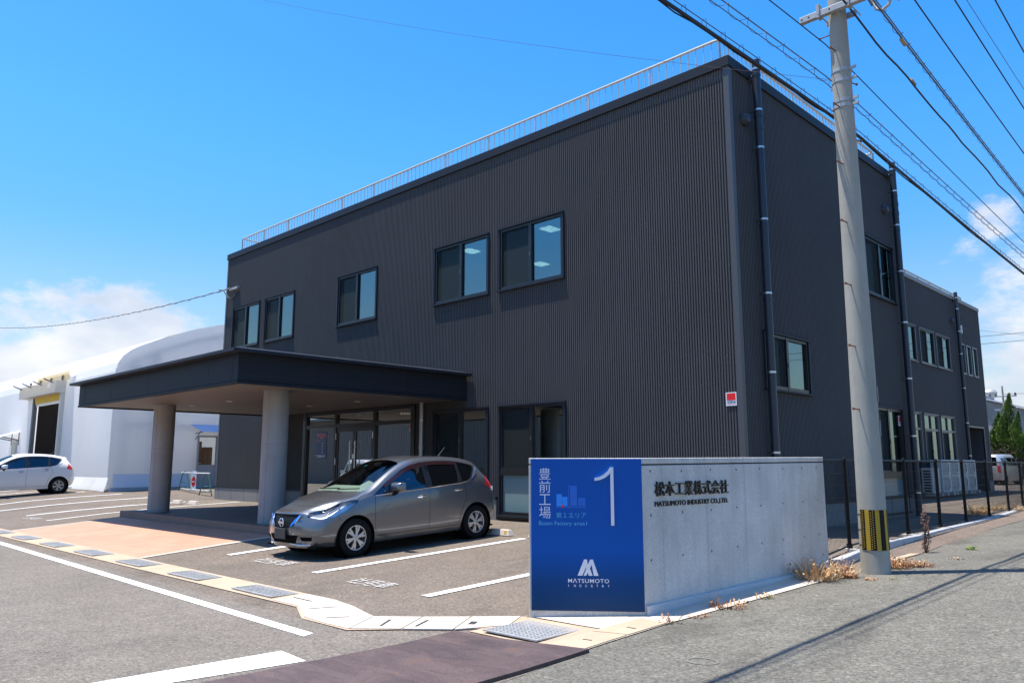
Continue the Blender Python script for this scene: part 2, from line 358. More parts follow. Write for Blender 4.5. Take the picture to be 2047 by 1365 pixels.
GX = sorted(set([-900,-400,-200,-120,-80]+frange(-60, -14, 1)+frange(-14, 2, .25)+frange(2, 12, 1)+[14,20,40,100,300,900]+XK))
GY = sorted(set([-900,-300,-100,-40]+frange(-15, 2, 1)+frange(2, 14, .25)+frange(14, 60, 1)+[80,120,200,400,900]+YK))
b = MB(); vs = [(x, y, h(x, y)) for y in GY for x in GX]; nx = len(GX)
b.add(vs, [(j*nx+i, j*nx+i+1, (j+1)*nx+i+1, (j+1)*nx+i) for j in range(len(GY)-1) for i in range(nx-1)])
ground = struct(b.build('ground', M_LOT, smooth=True, angle=60))
def drape(name, poly, m, off, parent=None, skirt=0):
    """a plan polygon laid on the terrain, off metres above it (skirt: side faces down by that much)"""
    polys = poly if isinstance(poly[0][0], (list, tuple)) else [poly]
    bm = bmesh.new()
    for pl in polys: bm.faces.new([bm.verts.new((x, y, 0)) for x, y in pl])
    xs = [p[0] for pl in polys for p in pl]; ys = [p[1] for pl in polys for p in pl]
    for g, ax, K in ((GX, (1, 0, 0), xs), (GY, (0, 1, 0), ys)):
        for v in g:
            if min(K)+1e-4 < v < max(K)-1e-4:
                bmesh.ops.bisect_plane(bm, geom=bm.faces[:]+bm.edges[:]+bm.verts[:], plane_co=(v*ax[0], v*ax[1], 0), plane_no=ax, dist=1e-5)
    bmesh.ops.triangulate(bm, faces=[f for f in bm.faces if len(f.verts) > 4])
    bmesh.ops.recalc_face_normals(bm, faces=bm.faces)
    if bm.faces and sum(f.normal.z for f in bm.faces) < 0: bmesh.ops.reverse_faces(bm, faces=bm.faces)
    if skirt:
        r = bmesh.ops.extrude_edge_only(bm, edges=[e for e in bm.edges if len(e.link_faces) == 1])
        low = set(v for v in r['geom'] if isinstance(v, bmesh.types.BMVert))
    else: low = set()
    o0 = ORG.get(parent.name, Vector((0, 0, 0))) if parent is not None else Vector((0, 0, 0))
    for v in bm.verts: v.co.z = h(v.co.x, v.co.y)+off-(skirt if v in low else 0)
    for v in bm.verts: v.co -= o0
    me = bpy.data.meshes.new(name); bm.to_mesh(me); bm.free(); me.materials.append(m)
    return link(name, me, parent)
# road along the east side (leaves the frame at the lower right), driveway apron, pavement strip
road_edge = [(-4.30,5.23),(-4.33,6.5),(-4.26,8.3),(-4.22,9.6),(-4.15,11.6),(-4.14,13.2),(-4.35,15.5),(-4.46,18.5),(-4.5,21),(-4.85,25),(-5.6,34),(-8,60)]
struct(drape('road', [(-4.25,5.0)]+road_edge+[(6,60),(6,-40),(-3.6,-40),(-4.05,2)], M_ROAD, .004))
struct(drape('driveway', [(-80,-14),(-80,4.75),(-7.42,4.47),(-6.58,4.46),(-5.62,5.15),(-4.255,5.0),(-4.06,2),(-3.62,-14)], M_DRIVE, .004))
struct(drape('pavement', [(-4.15,12.9),(-4.36,15.5),(-4.47,18.5),(-4.51,21),(-4.86,25),(-5.6,34),(-8,60),(-8.55,60),(-6.2,34),(-5.35,25),(-5.0,21.5),(-4.78,18),(-4.6,15),(-4.47,12.7)], M_SIDEWALK, .008))
struct(drape('apron_paving', [(-21.62,5.26),(-13.9,5.26),(-13.95,7.9),(-21.75,7.9)], M_APRON, .006))
struct(drape('apron_edging', [[(-13.9,5.26),(-13.78,5.26),(-13.83,7.9),(-13.95,7.9)],[(-21.75,5.26),(-21.62,5.26),(-21.75,7.9),(-21.9,7.9)]], M_CONCW, .010))
struct(drape('drain_channel', [[(-80,4.75),(-80,5.25),(-8.0,5.25),(-8.0,4.75)],[(-8.0,4.75),(-8.0,5.25),(-6.85,4.99),(-6.60,4.47),(-7.42,4.47)],[(-6.60,4.47),(-6.85,4.99),(-5.62,5.93),(-5.30,5.60)],], M_CONC, .010))
# wide painted lines
def line(x0, y0, x1, y1, w=.15):
    d = Vector((x1-x0, y1-y0)); d.normalize(); n = Vector((-d.y, d.x))*w/2
    return [(x0+n.x, y0+n.y), (x0-n.x, y0-n.y), (x1-n.x, y1-n.y), (x1+n.x, y1+n.y)]
lines = [line(-9.93,6.15,-9.92,10.4), line(-7.30,6.0,-7.27,10.3), line(-12.72,6.25,-12.8,10.4),
         line(-26.25,6.69,-26.2,11.3), line(-23.6,6.5,-24.3,12.2,.14), line(-28.9,6.6,-28.9,11.3), line(-31.4,6.4,-31.4,11.1)]
lines += [line(-31.4-2.5*i,6.2,-31.4-2.5*i,10.6) for i in range(1, 9)]
struct(drape('parking_lines', lines, M_PAINT, .009))
struct(drape('lane_line', [(-80,4.33),(-80,4.48),(-18.5,4.45),(-6.72,4.18),(-6.66,4.04),(-18.5,4.30)], M_PAINT, .009))
struct(drape('stop_line', [(-6.29,3.61),(-5.83,3.57),(-5.98,2.4),(-6.2,.3),(-6.62,.3),(-6.36,2.1)], M_PAINT, .009))

def ground_text(s_, x, y, w, hh, name='painted_lettering'):
    o = lettering(name, s_, None, (x, y, 0), (1, 0, 0), (0, 1, 0), w, hh, M_FADED, bold=-.004, depth=0)
    for v in o.data.vertices: v.co.z = h(v.co.x, v.co.y)+.010
    o['kind'] = 'structure'; return o
ground_text('社用車', -11.86, 6.18, .95, .36)
ground_text('社用車', -8.95, 5.98, .80, .34)
ground_text('社用車', -25.45, 6.35, .95, .34)
# faint spray marks of a survey on the road
def ring(cx, cy_, rx, ry, w, n=20):
    P = []
    for i in range(n):
        a0 = 2*math.pi*i/n; a1 = 2*math.pi*(i+1)/n
        P.append([(cx+rx*math.cos(a0), cy_+ry*math.sin(a0)), (cx+(rx-w)*math.cos(a0), cy_+(ry-w)*math.sin(a0)), (cx+(rx-w)*math.cos(a1), cy_+(ry-w)*math.sin(a1)), (cx+rx*math.cos(a1), cy_+ry*math.sin(a1))])
    return P
struct(drape('spray_marking', ring(-3.35,5.46,.13,.10,.018), mat('faded_spray', (.150,.145,.130), .9), .008))
# ---------------------------------------------------------------- drain gratings, covers, gutter
def grating(x, y, w, d, label, nb, ncr=2, rot=0., bar=.008, nm='drain_grating', group='steel gratings along the drain channel', zz=None):
    z = (h(x, y)+.012) if zz is None else zz
    t = thing(nm, label, 'grating', (x, y, z), group)
    c, s_ = math.cos(rot), math.sin(rot)
    def bx(m_, u0, u1, v0, v1, z0, z1):
        P = [(u0,v0),(u1,v0),(u1,v1),(u0,v1)]
        m_.prism([(x+c*u-s_*v, y+s_*u+c*v) for u, v in P], z+z0, z+z1)
    f = MB(); e = .02
    bx(f,-w/2,w/2,-d/2,-d/2+e,0,.012); bx(f,-w/2,w/2,d/2-e,d/2,0,.012); bx(f,-w/2,-w/2+e,-d/2+e,d/2-e,0,.012); bx(f,w/2-e,w/2,-d/2+e,d/2-e,0,.012)
    f.build('frame', M_GALV, t)
    g = MB()
    for i in range(nb):
        v = -d/2+e+(d-2*e)*(i+.5)/nb; bx(g,-w/2+e,w/2-e,v-bar/2,v+bar/2,.002,.010)
    for i in range(ncr):
        u = -w/2+e+(w-2*e)*(i+.5)/ncr; bx(g,u-.007,u+.007,-d/2+e,d/2-e,.001,.0085)
    g.build('bars', M_GALV, t)
    k = MB(); bx(k,-w/2+e,w/2-e,-d/2+e,d/2-e,.0003,.001); k.build('sump', M_BLACKHOLE, t)
    return t
gl = ['farthest of the channel gratings, at the edge of the photo beside the empty parking bays', 'channel grating at the far corner of the peach paved apron', 'channel grating in front of the left column, halfway along the peach apron',
      'channel grating before the middle of the peach apron, third from its near corner', 'channel grating at the near corner of the peach apron', 'channel grating in front of the painted company car bay, between apron corner and nearest grating', 'nearest of the channel gratings, before the white channel covers start']
for i, gx in enumerate([-21.47,-19.44,-17.35,-15.29,-13.22,-11.17,-9.19]): grating(gx, 5.0, 1.0, .36, gl[i], 7, 3, bar=.020)
grating(-5.17, 5.52, .66, .62, 'large square steel grating in a concrete frame at the foot of the blue sign panel', 13, 13, 0.02, .022, 'catch_basin_grating', None)
struct(drape('catch_basin_frame', [(-5.64,5.17),(-4.72,5.18),(-4.70,5.95),(-5.58,5.93)], M_CONC, .008))
gut = [(-4.72,5.19),(-4.31,5.23),(-4.34,6.5),(-4.27,8.3),(-4.23,9.6),(-4.2,10.6),(-4.62,10.6),(-4.69,6.9),(-4.70,6.2)]
struct(drape('gutter', gut, M_CONCW, .010))
struct(drape('sign_footing', [(-5.64,5.95),(-4.70,5.96),(-4.66,6.62),(-5.55,5.95)], M_CONCW, .012))
cov = [(-8.0,-7.45,0),(-7.44,-7.0,0)]
cl = ['first white concrete channel cover next to the nearest grating', 'second white concrete channel cover, before the bend of the channel']
def cover(poly, label, slots, m=M_CONCW):
    cx = sum(p[0] for p in poly)/len(poly); cy_ = sum(p[1] for p in poly)/len(poly)
    t = thing('channel_cover', label, 'cover', (cx, cy_, h(cx, cy_)), 'white concrete covers on the drain channel')
    drape('lid', poly, m, .018, t, skirt=.012)
    drape('hand_slot', slots, M_BLACKHOLE, .020, t)
cover([(-8.55,4.78),(-8.55,5.22),(-8.0,5.22),(-8.0,4.78)], 'white concrete channel cover right beside the nearest steel grating', line(-8.5,5.0,-8.1,5.0,.025))
cover([(-7.985,4.77),(-7.985,5.22),(-7.45,5.14),(-7.45,4.52)], 'white concrete channel cover between the first cover and the corner piece', line(-7.75,4.75,-7.6,5.0,.025))
cover([(-7.435,4.51),(-7.435,5.13),(-6.88,4.97),(-6.62,4.50),(-7.0,4.49)], 'white concrete corner cover at the bend of the drain channel', line(-7.2,4.62,-7.05,4.8,.025))
cover([(-6.61,4.51),(-6.865,4.975),(-6.46,5.27),(-6.21,4.81)], 'white concrete channel cover just past the bend towards the sign', line(-6.45,4.75,-6.6,4.98,.03))
cover([(-6.195,4.82),(-6.445,5.28),(-6.06,5.57),(-5.8,5.10)], 'white concrete channel cover halfway between the bend and the sign', line(-6.16,4.95,-6.28,5.2,.03))
cover([(-5.785,5.11),(-6.045,5.58),(-5.66,5.88),(-5.50,5.55)], 'white concrete channel cover touching the foot of the blue sign', line(-5.80,5.34,-5.86,5.44,.07))
cover([(-4.715,5.21),(-4.32,5.245),(-4.335,5.85),(-4.70,5.80)], 'pinkish gutter slab at the corner of the rusty steel plate', line(-4.55,5.5,-4.45,5.5,.02), M_CONC)
cover([(-4.70,5.82),(-4.337,5.87),(-4.345,6.5),(-4.66,6.5)], 'gutter slab beside the right foot of the blue sign panel', line(-4.52,6.1,-4.42,6.1,.02), M_CONC)
cover([(-4.27,11.75),(-4.16,11.6),(-4.155,13.0),(-4.27,12.9)], 'loose pale slab lying on the road edge behind the utility pole', line(-4.22,12.2,-4.2,12.4,.01), M_CONC)
pl = tag(drape('steel_plate', [(-5.68,5.02),(-4.235,5.20),(-4.27,2.05),(-5.72,1.95)], M_STEELRUST, .034, None, skirt=.03), 'large brown rusty steel road plate lying across the driveway mouth', 'steel plate')
kb = MB()
kp = [(-4.60,10.72),(-4.62,11.3),(-4.66,12.2),(-4.71,13.2),(-4.80,14.8),(-4.93,16.7),(-5.02,18.8),(-5.17,21.2),(-5.45,24.5),(-6.2,33),(-9,60)]
for (x0, y0), (x1, y1) in zip(kp, kp[1:]):
    n_ = max(1, round((y1-y0)/.6))
    for i in range(n_):
        a, b2 = i/n_, (i+1)/n_-.008
        p0 = (x0+(x1-x0)*a, y0+(y1-y0)*a); p1 = (x0+(x1-x0)*b2, y0+(y1-y0)*b2)
        z0 = h(-4.9, p0[1]); z1 = h(-4.9, p1[1]); g0 = h(p0[0]+.18, p0[1])-.05; g1 = h(p1[0]+.18, p1[1])-.05
        kb.add([(p0[0],p0[1],g0),(p0[0]+.13,p0[1],g0),(p1[0]+.13,p1[1],g1),(p1[0],p1[1],g1),(p0[0],p0[1],z0+.02),(p0[0]+.12,p0[1],z0+.02),(p1[0]+.12,p1[1],z1+.02),(p1[0],p1[1],z1+.02)],
               [(0,3,2,1),(4,5,6,7),(0,1,5,4),(1,2,6,5),(2,3,7,6),(3,0,4,7)])
struct(kb.build('kerb', M_KERB, bevel=.008))
# ================================================================ OFFICE BUILDING
XR, XL, YF, YB, ZT_ = -6.67, -26.63, 12.48, 20.95, 8.70
XW, YW = -10.0, 42.0
bld = thing('office_building', 'dark grey two storey office clad in ribbed metal with a flat roof', 'building', (XR, YF, 0))
PITCH = .0556
def ribbed(name, P0, U, Nrm, length, z0, z1, holes, flip=False):
    """ribbed cladding from P0 along U; Nrm points outward; holes = (u0, u1, z0, z1)"""
    P0 = Vector(P0); U = Vector(U); Nrm = Vector(Nrm); m_ = MB()
    prof = [(0, 0), (.028, 0), (.0315, -.022), (.0495, -.022), (.0556, 0)]
    us = []; u = 0.
    while u < length:
        for a, d in prof[:-1]:
            if u+a < length: us.append((u+a, d))
        u += PITCH
    us.append((length, 0))
    for (u0, d0), (u1, d1) in zip(us, us[1:]):
        um = (u0+u1)/2; iv = [(z0, z1)]
        for hu0, hu1, hz0, hz1 in holes:
            if hu0 < um < hu1:
                nv = []
                for a, c in iv:
                    if hz1 <= a or hz0 >= c: nv.append((a, c)); continue
                    if a < hz0: nv.append((a, hz0))
                    if hz1 < c: nv.append((hz1, c))
                iv = nv
        for a, c in iv:
            A = P0+U*u0+Nrm*d0; B = P0+U*u1+Nrm*d1
            m_.quad((A.x, A.y, a), (B.x, B.y, a), (B.x, B.y, c), (A.x, A.y, c))
    return m_.build(name, M_WALL, bld)
# openings on the front: (x0, x1, z0, z1)
UPZ = (5.18, 6.62)
front_up = [(-26.02,-24.10), (-23.72,-21.87), (-19.42,-17.48), (-15.02,-13.03), (-12.68,-10.70)]
front_low = [(-14.98,-13.03), (-12.67,-10.70)]
ENT = (-20.86, -15.80, .05, 2.70)
ho = [(a-XL, b_-XL, UPZ[0], UPZ[1]) for a, b_ in front_up]+[(a-XL, b_-XL, .12, 2.50) for a, b_ in front_low]+[(ENT[0]-XL, ENT[1]-XL, .05, 2.70)]
ribbed('front_wall', (XL, YF, 0), (1, 0, 0), (0, -1, 0), XR-XL, .50, 8.52, ho)
side_win = [(13.34,15.22,2.58,3.62), (18.62,20.49,5.18,6.58), (18.45,20.34,.12,2.52)]
ribbed('side_wall', (XR, YF, 0), (0, 1, 0), (1, 0, 0), YB-YF, .50, 8.52, [(a-YF, b_-YF, c, d) for a, b_, c, d in side_win])
wing_up = [(30.72,32.6), (33.07,34.86), (35.11,36.92)]
wing_nar = [(38.35,39.20), (39.42,40.15), (40.37,41.12)]
wing_low = [(30.5,32.48), (32.83,34.6), (34.9,36.72)]
wh = [(a, b_, 5.18, 6.57) for a, b_ in wing_up+wing_nar]+[(a, b_, 1.0, 3.17) for a, b_ in wing_low]+[(38.4,41.15,0,2.86)]
ribbed('wing_wall', (XW, YB, 0), (0, 1, 0), (1, 0, 0), YW-YB, .50, 8.45, [(a-YB, b_-YB, c, d) for a, b_, c, d in wh])
b = MB(); b.quad((XL, YF, .0), (XL, YW, .0), (XL, YW, 8.52), (XL, YF, 8.52)); b.quad((XR, YB, 0), (XW, YB, 0), (XW, YB, 8.52), (XR, YB, 8.52)); b.quad((XL, YW, 0), (XW, YW, 0), (XW, YW, 8.5), (XL, YW, 8.5))
b.build('rear_wall', M_WALL, bld)
b = MB(); b.box(XL+.02, XR-.02, YF+.02, YB, 8.30, 8.48); b.box(XL+.02, XW-.02, YB, YW-.02, 8.30, 8.47); b.build('roof', M_PLINTH, bld)
# coping and corner trims
b = MB()
def cop(m_, x0, x1, y0, y1, z0=8.50, z1=8.70): m_.box(x0, x1, y0, y1, z0, z1)
cop(b, XL-.04, XR+.04, YF-.04, YF+.26); cop(b, XR-.26, XR+.04, YF+.26, YB+.04); cop(b, XL-.04, XL+.26, YF+.26, YW+.04); cop(b, XW-.26, XR-.26, YB-.26, YB+.04)
b.build('coping', M_TRIM, bld, bevel=.008)
b = MB(); cop(b, XW-.26, XW+.04, YB+.04, YW+.04, 8.44, 8.60); cop(b, XL+.26, XW-.26, YW-.26, YW+.04, 8.44, 8.60); b.build('wing_coping', mat('wing_coping_steel', (.22,.21,.20), .5), bld, bevel=.008)
b = MB()
for px in (-22.6, -18.6, -14.6, -10.6): b.box(px-.004, px+.004, YF-.0425, YF-.03, 8.50, 8.702)
b.build('coping_seam', M_DARKSEAM, bld)
for q in ((XR-.10, XR+.012, YF-.012, YF+.10), (XL-.012, XL+.08, YF-.012, YF+.08), (XR-.08, XR+.012, YB-.08, YB+.012), (XW-.05, XW+.012, YW-.06, YW+.012)):
    b = MB(); b.box(*q, .5, 8.505); b.build('corner_trim', mat('corner_trim_steel', (.066,.067,.070), .45), bld)
# plinth with its drip edge and tile joints
for q in ((XL-.02, ENT[0]-.12, YF-.02, YF+.1, -.5, .44), (ENT[1]+.12, -15.06, YF-.02, YF+.1, -.5, .44), (-12.98, -12.75, YF-.02, YF+.1, -.5, .44), (-10.63, XR+.02, YF-.02, YF+.1, -.5, .44),
          (XR-.1, XR+.02, YF+.1, YB, -.5, .44), (XW-.1, XW+.02, YB, 38.4, -.3, .5), (XW-.1, XW+.02, 41.15, YW, -.3, .5), (XL-.02, XL+.1, YF+.1, YW, -.5, .44)):
    b = MB(); b.box(*q); b.build('plinth', M_PLINTH, bld)
for q in ((XL-.03, ENT[0]-.12, YF-.035, YF+.05, .442, .50), (ENT[1]+.12, -15.06, YF-.035, YF+.05, .442, .50), (-12.98, -12.75, YF-.035, YF+.05, .442, .50), (-10.63, XR+.03, YF-.035, YF+.05, .442, .50),
          (XR-.05, XR+.035, YF+.05, YB, .442, .50), (XW-.05, XW+.03, YB, 38.4, .502, .55)):
    b = MB(); b.box(*q); b.build('drip_edge', M_TRIM, bld)
b = MB()
for x in frange(XL+.3, -21, .9): b.box(x-.005, x+.005, YF-.0225, YF-.01, -.4, .44)
for y in frange(YF+.4, YB, .9): b.box(XR+.01, XR+.0225, y-.005, y+.005, -.4, .44)
b.build('plinth_joint', M_DARKSEAM, bld)
# ---------------------------------------------------------------- windows
def window(axis, c0, c1, z0, z1, plane, out, low=None, pale=True, split=.5, blind=True, transom=None, trim=M_TRIM, glassm=None):
    """a sliding window: axis 'x' on the front (outward -y) or 'y' on the side (outward +x)"""
    def bx(m_, a0, a1, d0, d1, q0, q1):          # d: metres proud of the wall face
        if axis == 'x': m_.box(a0, a1, plane-d1, plane-d0, q0, q1)
        else: m_.box(plane+d0, plane+d1, a0, a1, q0, q1)
    t = .035; f = MB()
    bx(f, c0-.01, c0+t, -.10, .035, z0, z1); bx(f, c1-t, c1+.01, -.10, .035, z0, z1); bx(f, c0-.02, c1+.02, -.10, .055, z1, z1+.03); bx(f, c0-.03, c1+.03, -.10, .065, z0-.035, z0)
    w = f.build('window', trim, bld)
    zz1 = z1
    a0, a1 = c0+t, c1-t; mid = a0+(a1-a0)*split
    s_ = MB(); fr = .055
    zz0 = z0
    if low: 
        zz0 = z0+low; bx(s_, a0, a1, -.09, .02, zz0-.12, zz0+.03)
    if transom:
        zz1 = z1-transom; bx(s_, a0, a1, -.09, .012, zz1-.02, zz1+.06)
        bx(s_, mid-.02, mid+.02, -.09, .008, zz1+.06, z1)
    bx(s_, a0, a0+fr, -.085, .010, z0, z1); bx(s_, a1-fr, a1, -.085, .010, z0, z1); bx(s_, a0+fr, a1-fr, -.085, .010, z1-fr, z1); bx(s_, a0+fr, a1-fr, -.085, .010, z0, z0+fr*1.3)
    bx(s_, mid-.04, mid+.04, -.08, .016, zz0, zz1)
    s_.build('frame', M_ALBLACK if not transom else M_ALGREY, w)
    g = glassm or (M_GLASSUP if pale else M_GLASSLOW)
    p = MB(); bx(p, mid+.04, a1-fr, -.042, -.036, zz0+.03, zz1-(.0 if transom else fr))
    if transom: bx(p, a0+fr, mid-.02, -.042, -.036, zz1+.06, z1-fr); bx(p, mid+.02, a1-fr, -.042, -.036, zz1+.06, z1-fr)
    p.build('pane', g, w)
    p = MB(); bx(p, a0+fr, mid-.04, -.072, -.066, zz0+.03, zz1-(.0 if transom else fr)); p.build('pane', g, w)
    p = MB(); bx(p, a0+.03, mid-.035, -.02, -.018, zz0+.05, zz1-.04); p.build('insect_screen', M_SCREEN, w)
    p = MB(); bx(p, a0+.02, a0+.05, -.022, .004, zz0+.03, zz1-.03); bx(p, mid-.045, mid-.02, -.022, .017, zz0+.03, zz1-.03); bx(p, a0+.03, mid-.03, -.021, .003, zz0+.03, zz0+.06); bx(p, a0+.03, mid-.03, -.021, .003, zz1-.06, zz1-.03); p.build('screen_frame', M_ALBLACK, w)
    p = MB(); bx(p, mid-.012, mid+.012, .0165, .030, (zz0+zz1)/2-.07, (zz0+zz1)/2+.02); p.build('latch', M_ALGREY, w)
    if low:
        p = MB(); bx(p, a0+fr, a1-fr, -.042, -.036, z0+fr*1.3, zz0-.12); p.build('film_pane', M_FROST, w)
    if blind:
        p = MB(); n_ = int((zz1-zz0)/.03)
        for i in range(n_):
            q = zz0+.06+i*.03
            if q > zz1-.05: break
            bx(p, a0+fr, a1-fr, -.152, -.148, q, q+.020)
        p.build('blind', M_BLIND, w)
    return w
for i, (a, b_) in enumerate(front_up): window('x', a, b_, *UPZ, YF, -1, blind=(i < 3))
for a, b_ in front_low: window('x', a, b_, .12, 2.50, YF, -1, low=.98, pale=False)
window('y', *side_win[0], XR, 1); window('y', *side_win[1], XR, 1); window('y', *side_win[2], XR, 1, low=.9)
for a, b_ in wing_up: window('y', a, b_, 5.18, 6.57, XW, 1, trim=M_ALGREY)
for a, b_ in wing_low: window('y', a, b_, 1.0, 3.17, XW, 1, transom=.62, trim=M_ALGREY)
for a, b_ in wing_nar:
    f = MB()
    f.box(XW-.08, XW+.03, a, a+.06, 5.18, 6.57); f.box(XW-.08, XW+.03, b_-.06, b_, 5.18, 6.57); f.box(XW-.08, XW+.032, a+.06, b_-.06, 6.51, 6.57); f.box(XW-.08, XW+.032, a+.06, b_-.06, 5.18, 5.26)
    w = f.build('narrow_window', M_ALGREY, bld); p = MB(); p.box(XW-.04, XW-.034, a+.06, b_-.06, 5.26, 6.51); p.build('pane', M_GLASSUP, w)
# open passage at the rear corner of the wing
b = MB(); b.quad((XW-.02, 38.4, 0), (XW-3, 38.4, 0), (XW-3, 38.4, 2.86), (XW-.02, 38.4, 2.86)); b.quad((XW-3, 38.4, 0), (XW-3, 41.15, 0), (XW-3, 41.15, 2.86), (XW-3, 38.4, 2.86)); b.quad((XW-.02, 41.15, 0), (XW-3, 41.15, 0), (XW-3, 41.15, 2.86), (XW-.02, 41.15, 2.86)); b.quad((XW-.02, 38.4, 2.86), (XW-3, 38.4, 2.86), (XW-3, 41.15, 2.86), (XW-.02, 41.15, 2.86))
b.build('passage', M_WALL, bld)
b = MB(); b.box(XW-.06, XW+.02, 38.34, 38.4, 0, 2.9); b.box(XW-.06, XW+.02, 41.15, 41.21, 0, 2.9); b.box(XW-.06, XW+.022, 38.4, 41.15, 2.86, 2.92); b.build('passage_trim', M_ALGREY, bld)
# rooms behind the glass
b = MB()
b.box(XL+.3, XR-.3, YF+.25, 18.2, 2.86, 4.9)
b.build('floor_slab', M_INTER, bld)
b = MB()
b.quad((XL+.3, 18.2, 0), (XR-.3, 18.2, 0), (XR-.3, 18.2, 8.2), (XL+.3, 18.2, 8.2))
for x in (-21.6, -15.4, -6.95): b.box(x-.05, x+.05, YF+.25, 18.2, 0, 6.8)
b.box(XW-3.2, XW-3.1, YB, YW, 0, 8.0); b.quad((XR-.3, 18.25, 0), (XR-.3, YB-.1, 0), (XR-3, YB-.1, 0), (XR-3, 18.25, 0))
b.build('partition', M_INTER, bld)
b = MB(); b.box(XL+.3, XR-.3, YF+.2, 18.2, 6.80, 6.9); b.build('ceiling', M_CEIL, bld)
b = MB(); b.box(XL+.3, XR-.3, YF+.25, 18.2, -.3, .02); b.box(XW-3, XW-.2, YB+.2, YW-.2, -.2, .05); b.box(XW-3, XW-.2, YB+.2, YW-.2, 3.3, 4.9); b.build('floor', M_INTER, bld)
for lx, ly in ((-14.5,15.9), (-14.9,13.6), (-12.1,13.6), (-17.5,14.5), (-12.2,15.9)):
    b = MB(); b.box(lx-.16, lx+.16, ly-.20, ly+.20, 6.775, 6.798); b.build('ceiling_light', M_LAMP, bld)
for x0, x1, y in ((-18.85,-17.85,13.3), (-16.75,-16.2,13.3), (-20.2,-19.2,15.5), (-17.5,-16.5,15.5), (-14.9,-13.8,14.4), (-13.1,-12.0,14.4), (-13.3,-12.2,15.6), (-11.5,-10.4,14.4)):
    b = MB(); b.box(x0, x1, y-.05, y+.05, 2.80, 2.845); b.build('strip_light', M_LAMP, bld)
# ---------------------------------------------------------------- entrance: aluminium front with transoms and double doors
ex = [-20.86, -19.28, -17.42, -15.80]
f = MB()
for x in ex: f.box(x-.05 if x != ex[0] else x, x+.05 if x != ex[-1] else x, YF-.03, YF+.09, .04, 2.70)
for x0, x1 in zip(ex, ex[1:]): f.box(x0+.05, x1-.05, YF-.025, YF+.085, 2.62, 2.70); f.box(x0+.05, x1-.05, YF-.025, YF+.085, 2.25, 2.35)
f.box(ex[0]+.05, ex[1]-.05, YF-.025, YF+.085, .04, .16); f.box(ex[2]+.05, ex[3]-.05, YF-.025, YF+.085, .04, .16)
f.box(-21.0, -20.86, YF-.04, YF+.1, .04, 2.72); f.box(-15.80, -15.68, YF-.04, YF+.1, .04, 2.72)
ent = f.build('entrance_frame', M_ALBLACK, bld)
for x0, x1 in zip(ex, ex[1:]):
    p = MB(); p.box(x0+.05, x1-.05, YF+.028, YF+.034, 2.35, 2.62); p.build('transom_pane', M_GLASSENT, ent)
for x0, x1 in ((ex[0], ex[1]), (ex[2], ex[3])):
    p = MB(); p.box(x0+.05, x1-.05, YF+.028, YF+.034, .16, 2.25); p.build('side_pane', M_GLASSENT, ent)
xm = (ex[1]+ex[2])/2
for x0, x1, hx in ((ex[1]+.055, xm-.004, xm-.12), (xm+.004, ex[2]-.055, xm+.12)):
    f = MB(); w_ = .075
    f.box(x0, x0+w_, YF-.01, YF+.04, .05, 2.245); f.box(x1-w_, x1, YF-.01, YF+.04, .05, 2.245); f.box(x0+w_, x1-w_, YF-.01, YF+.04, 2.12, 2.245); f.box(x0+w_, x1-w_, YF-.01, YF+.04, .05, .2)
    d = f.build('door', M_ALBLACK, bld)
    p = MB(); p.box(x0+w_, x1-w_, YF+.012, YF+.018, .2, 2.12); p.build('pane', M_GLASSENT, d)
    p = MB(); p.cyl((hx, YF-.07, .62), (hx, YF-.07, 1.86), .016, n=8); p.cyl((hx, YF-.07, .75), (hx, YF-.01, .75), .01, n=6); p.cyl((hx, YF-.07, 1.7), (hx, YF-.01, 1.7), .01, n=6)
    p.build('handle', M_STRAP, d, smooth=True)
    p = MB()
    for z in (.35, 1.3, 2.0): p.cyl((x0-.008 if x0 < xm-.5 else x1+.008, YF-.03, z-.09), (x0-.008 if x0 < xm-.5 else x1+.008, YF-.03, z+.09), .014, n=8)
    p.build('hinge', M_STRAP, d, smooth=True)
b = MB(); b.box(xm-.05, xm+.05, YF-.035, YF-.01, 1.38, 1.5); b.build('door_lock', M_STRAP, bld)
# poster on the left side pane
M_POSTER = mat('poster_blue', (.012, .05, .22), .35); M_ORANGE = mat('poster_orange', (.85, .25, .06), .4); M_LETTER = mat('white_letter', (.72, .73, .78), .5)
p = MB(); p.box(-20.36, -19.78, YF+.020, YF+.024, 1.38, 2.15); po = p.build('poster', M_POSTER, bld)
pf = lambda s_, x, z, w, hh, m_, bo=0.01: lettering('lettering', s_, po, (x, YF+.0195, z), (1, 0, 0), (0, 0, 1), w, hh, m_, bo)
pf('TQM', -20.31, 1.965, .50, .14, M_ORANGE, .015); pf('Total Quality Management', -20.31, 1.915, .50, .028, M_ORANGE); pf('活動中', -20.31, 1.86, .22, .03, M_ORANGE)
for i, ch in enumerate('全員参加'): pf(ch, -20.02, 1.80-i*.085, .05, .06, M_LETTER, 0)
pf('実践強化中!', -20.33, 1.41, .51, .09, M_LETTER, .02)
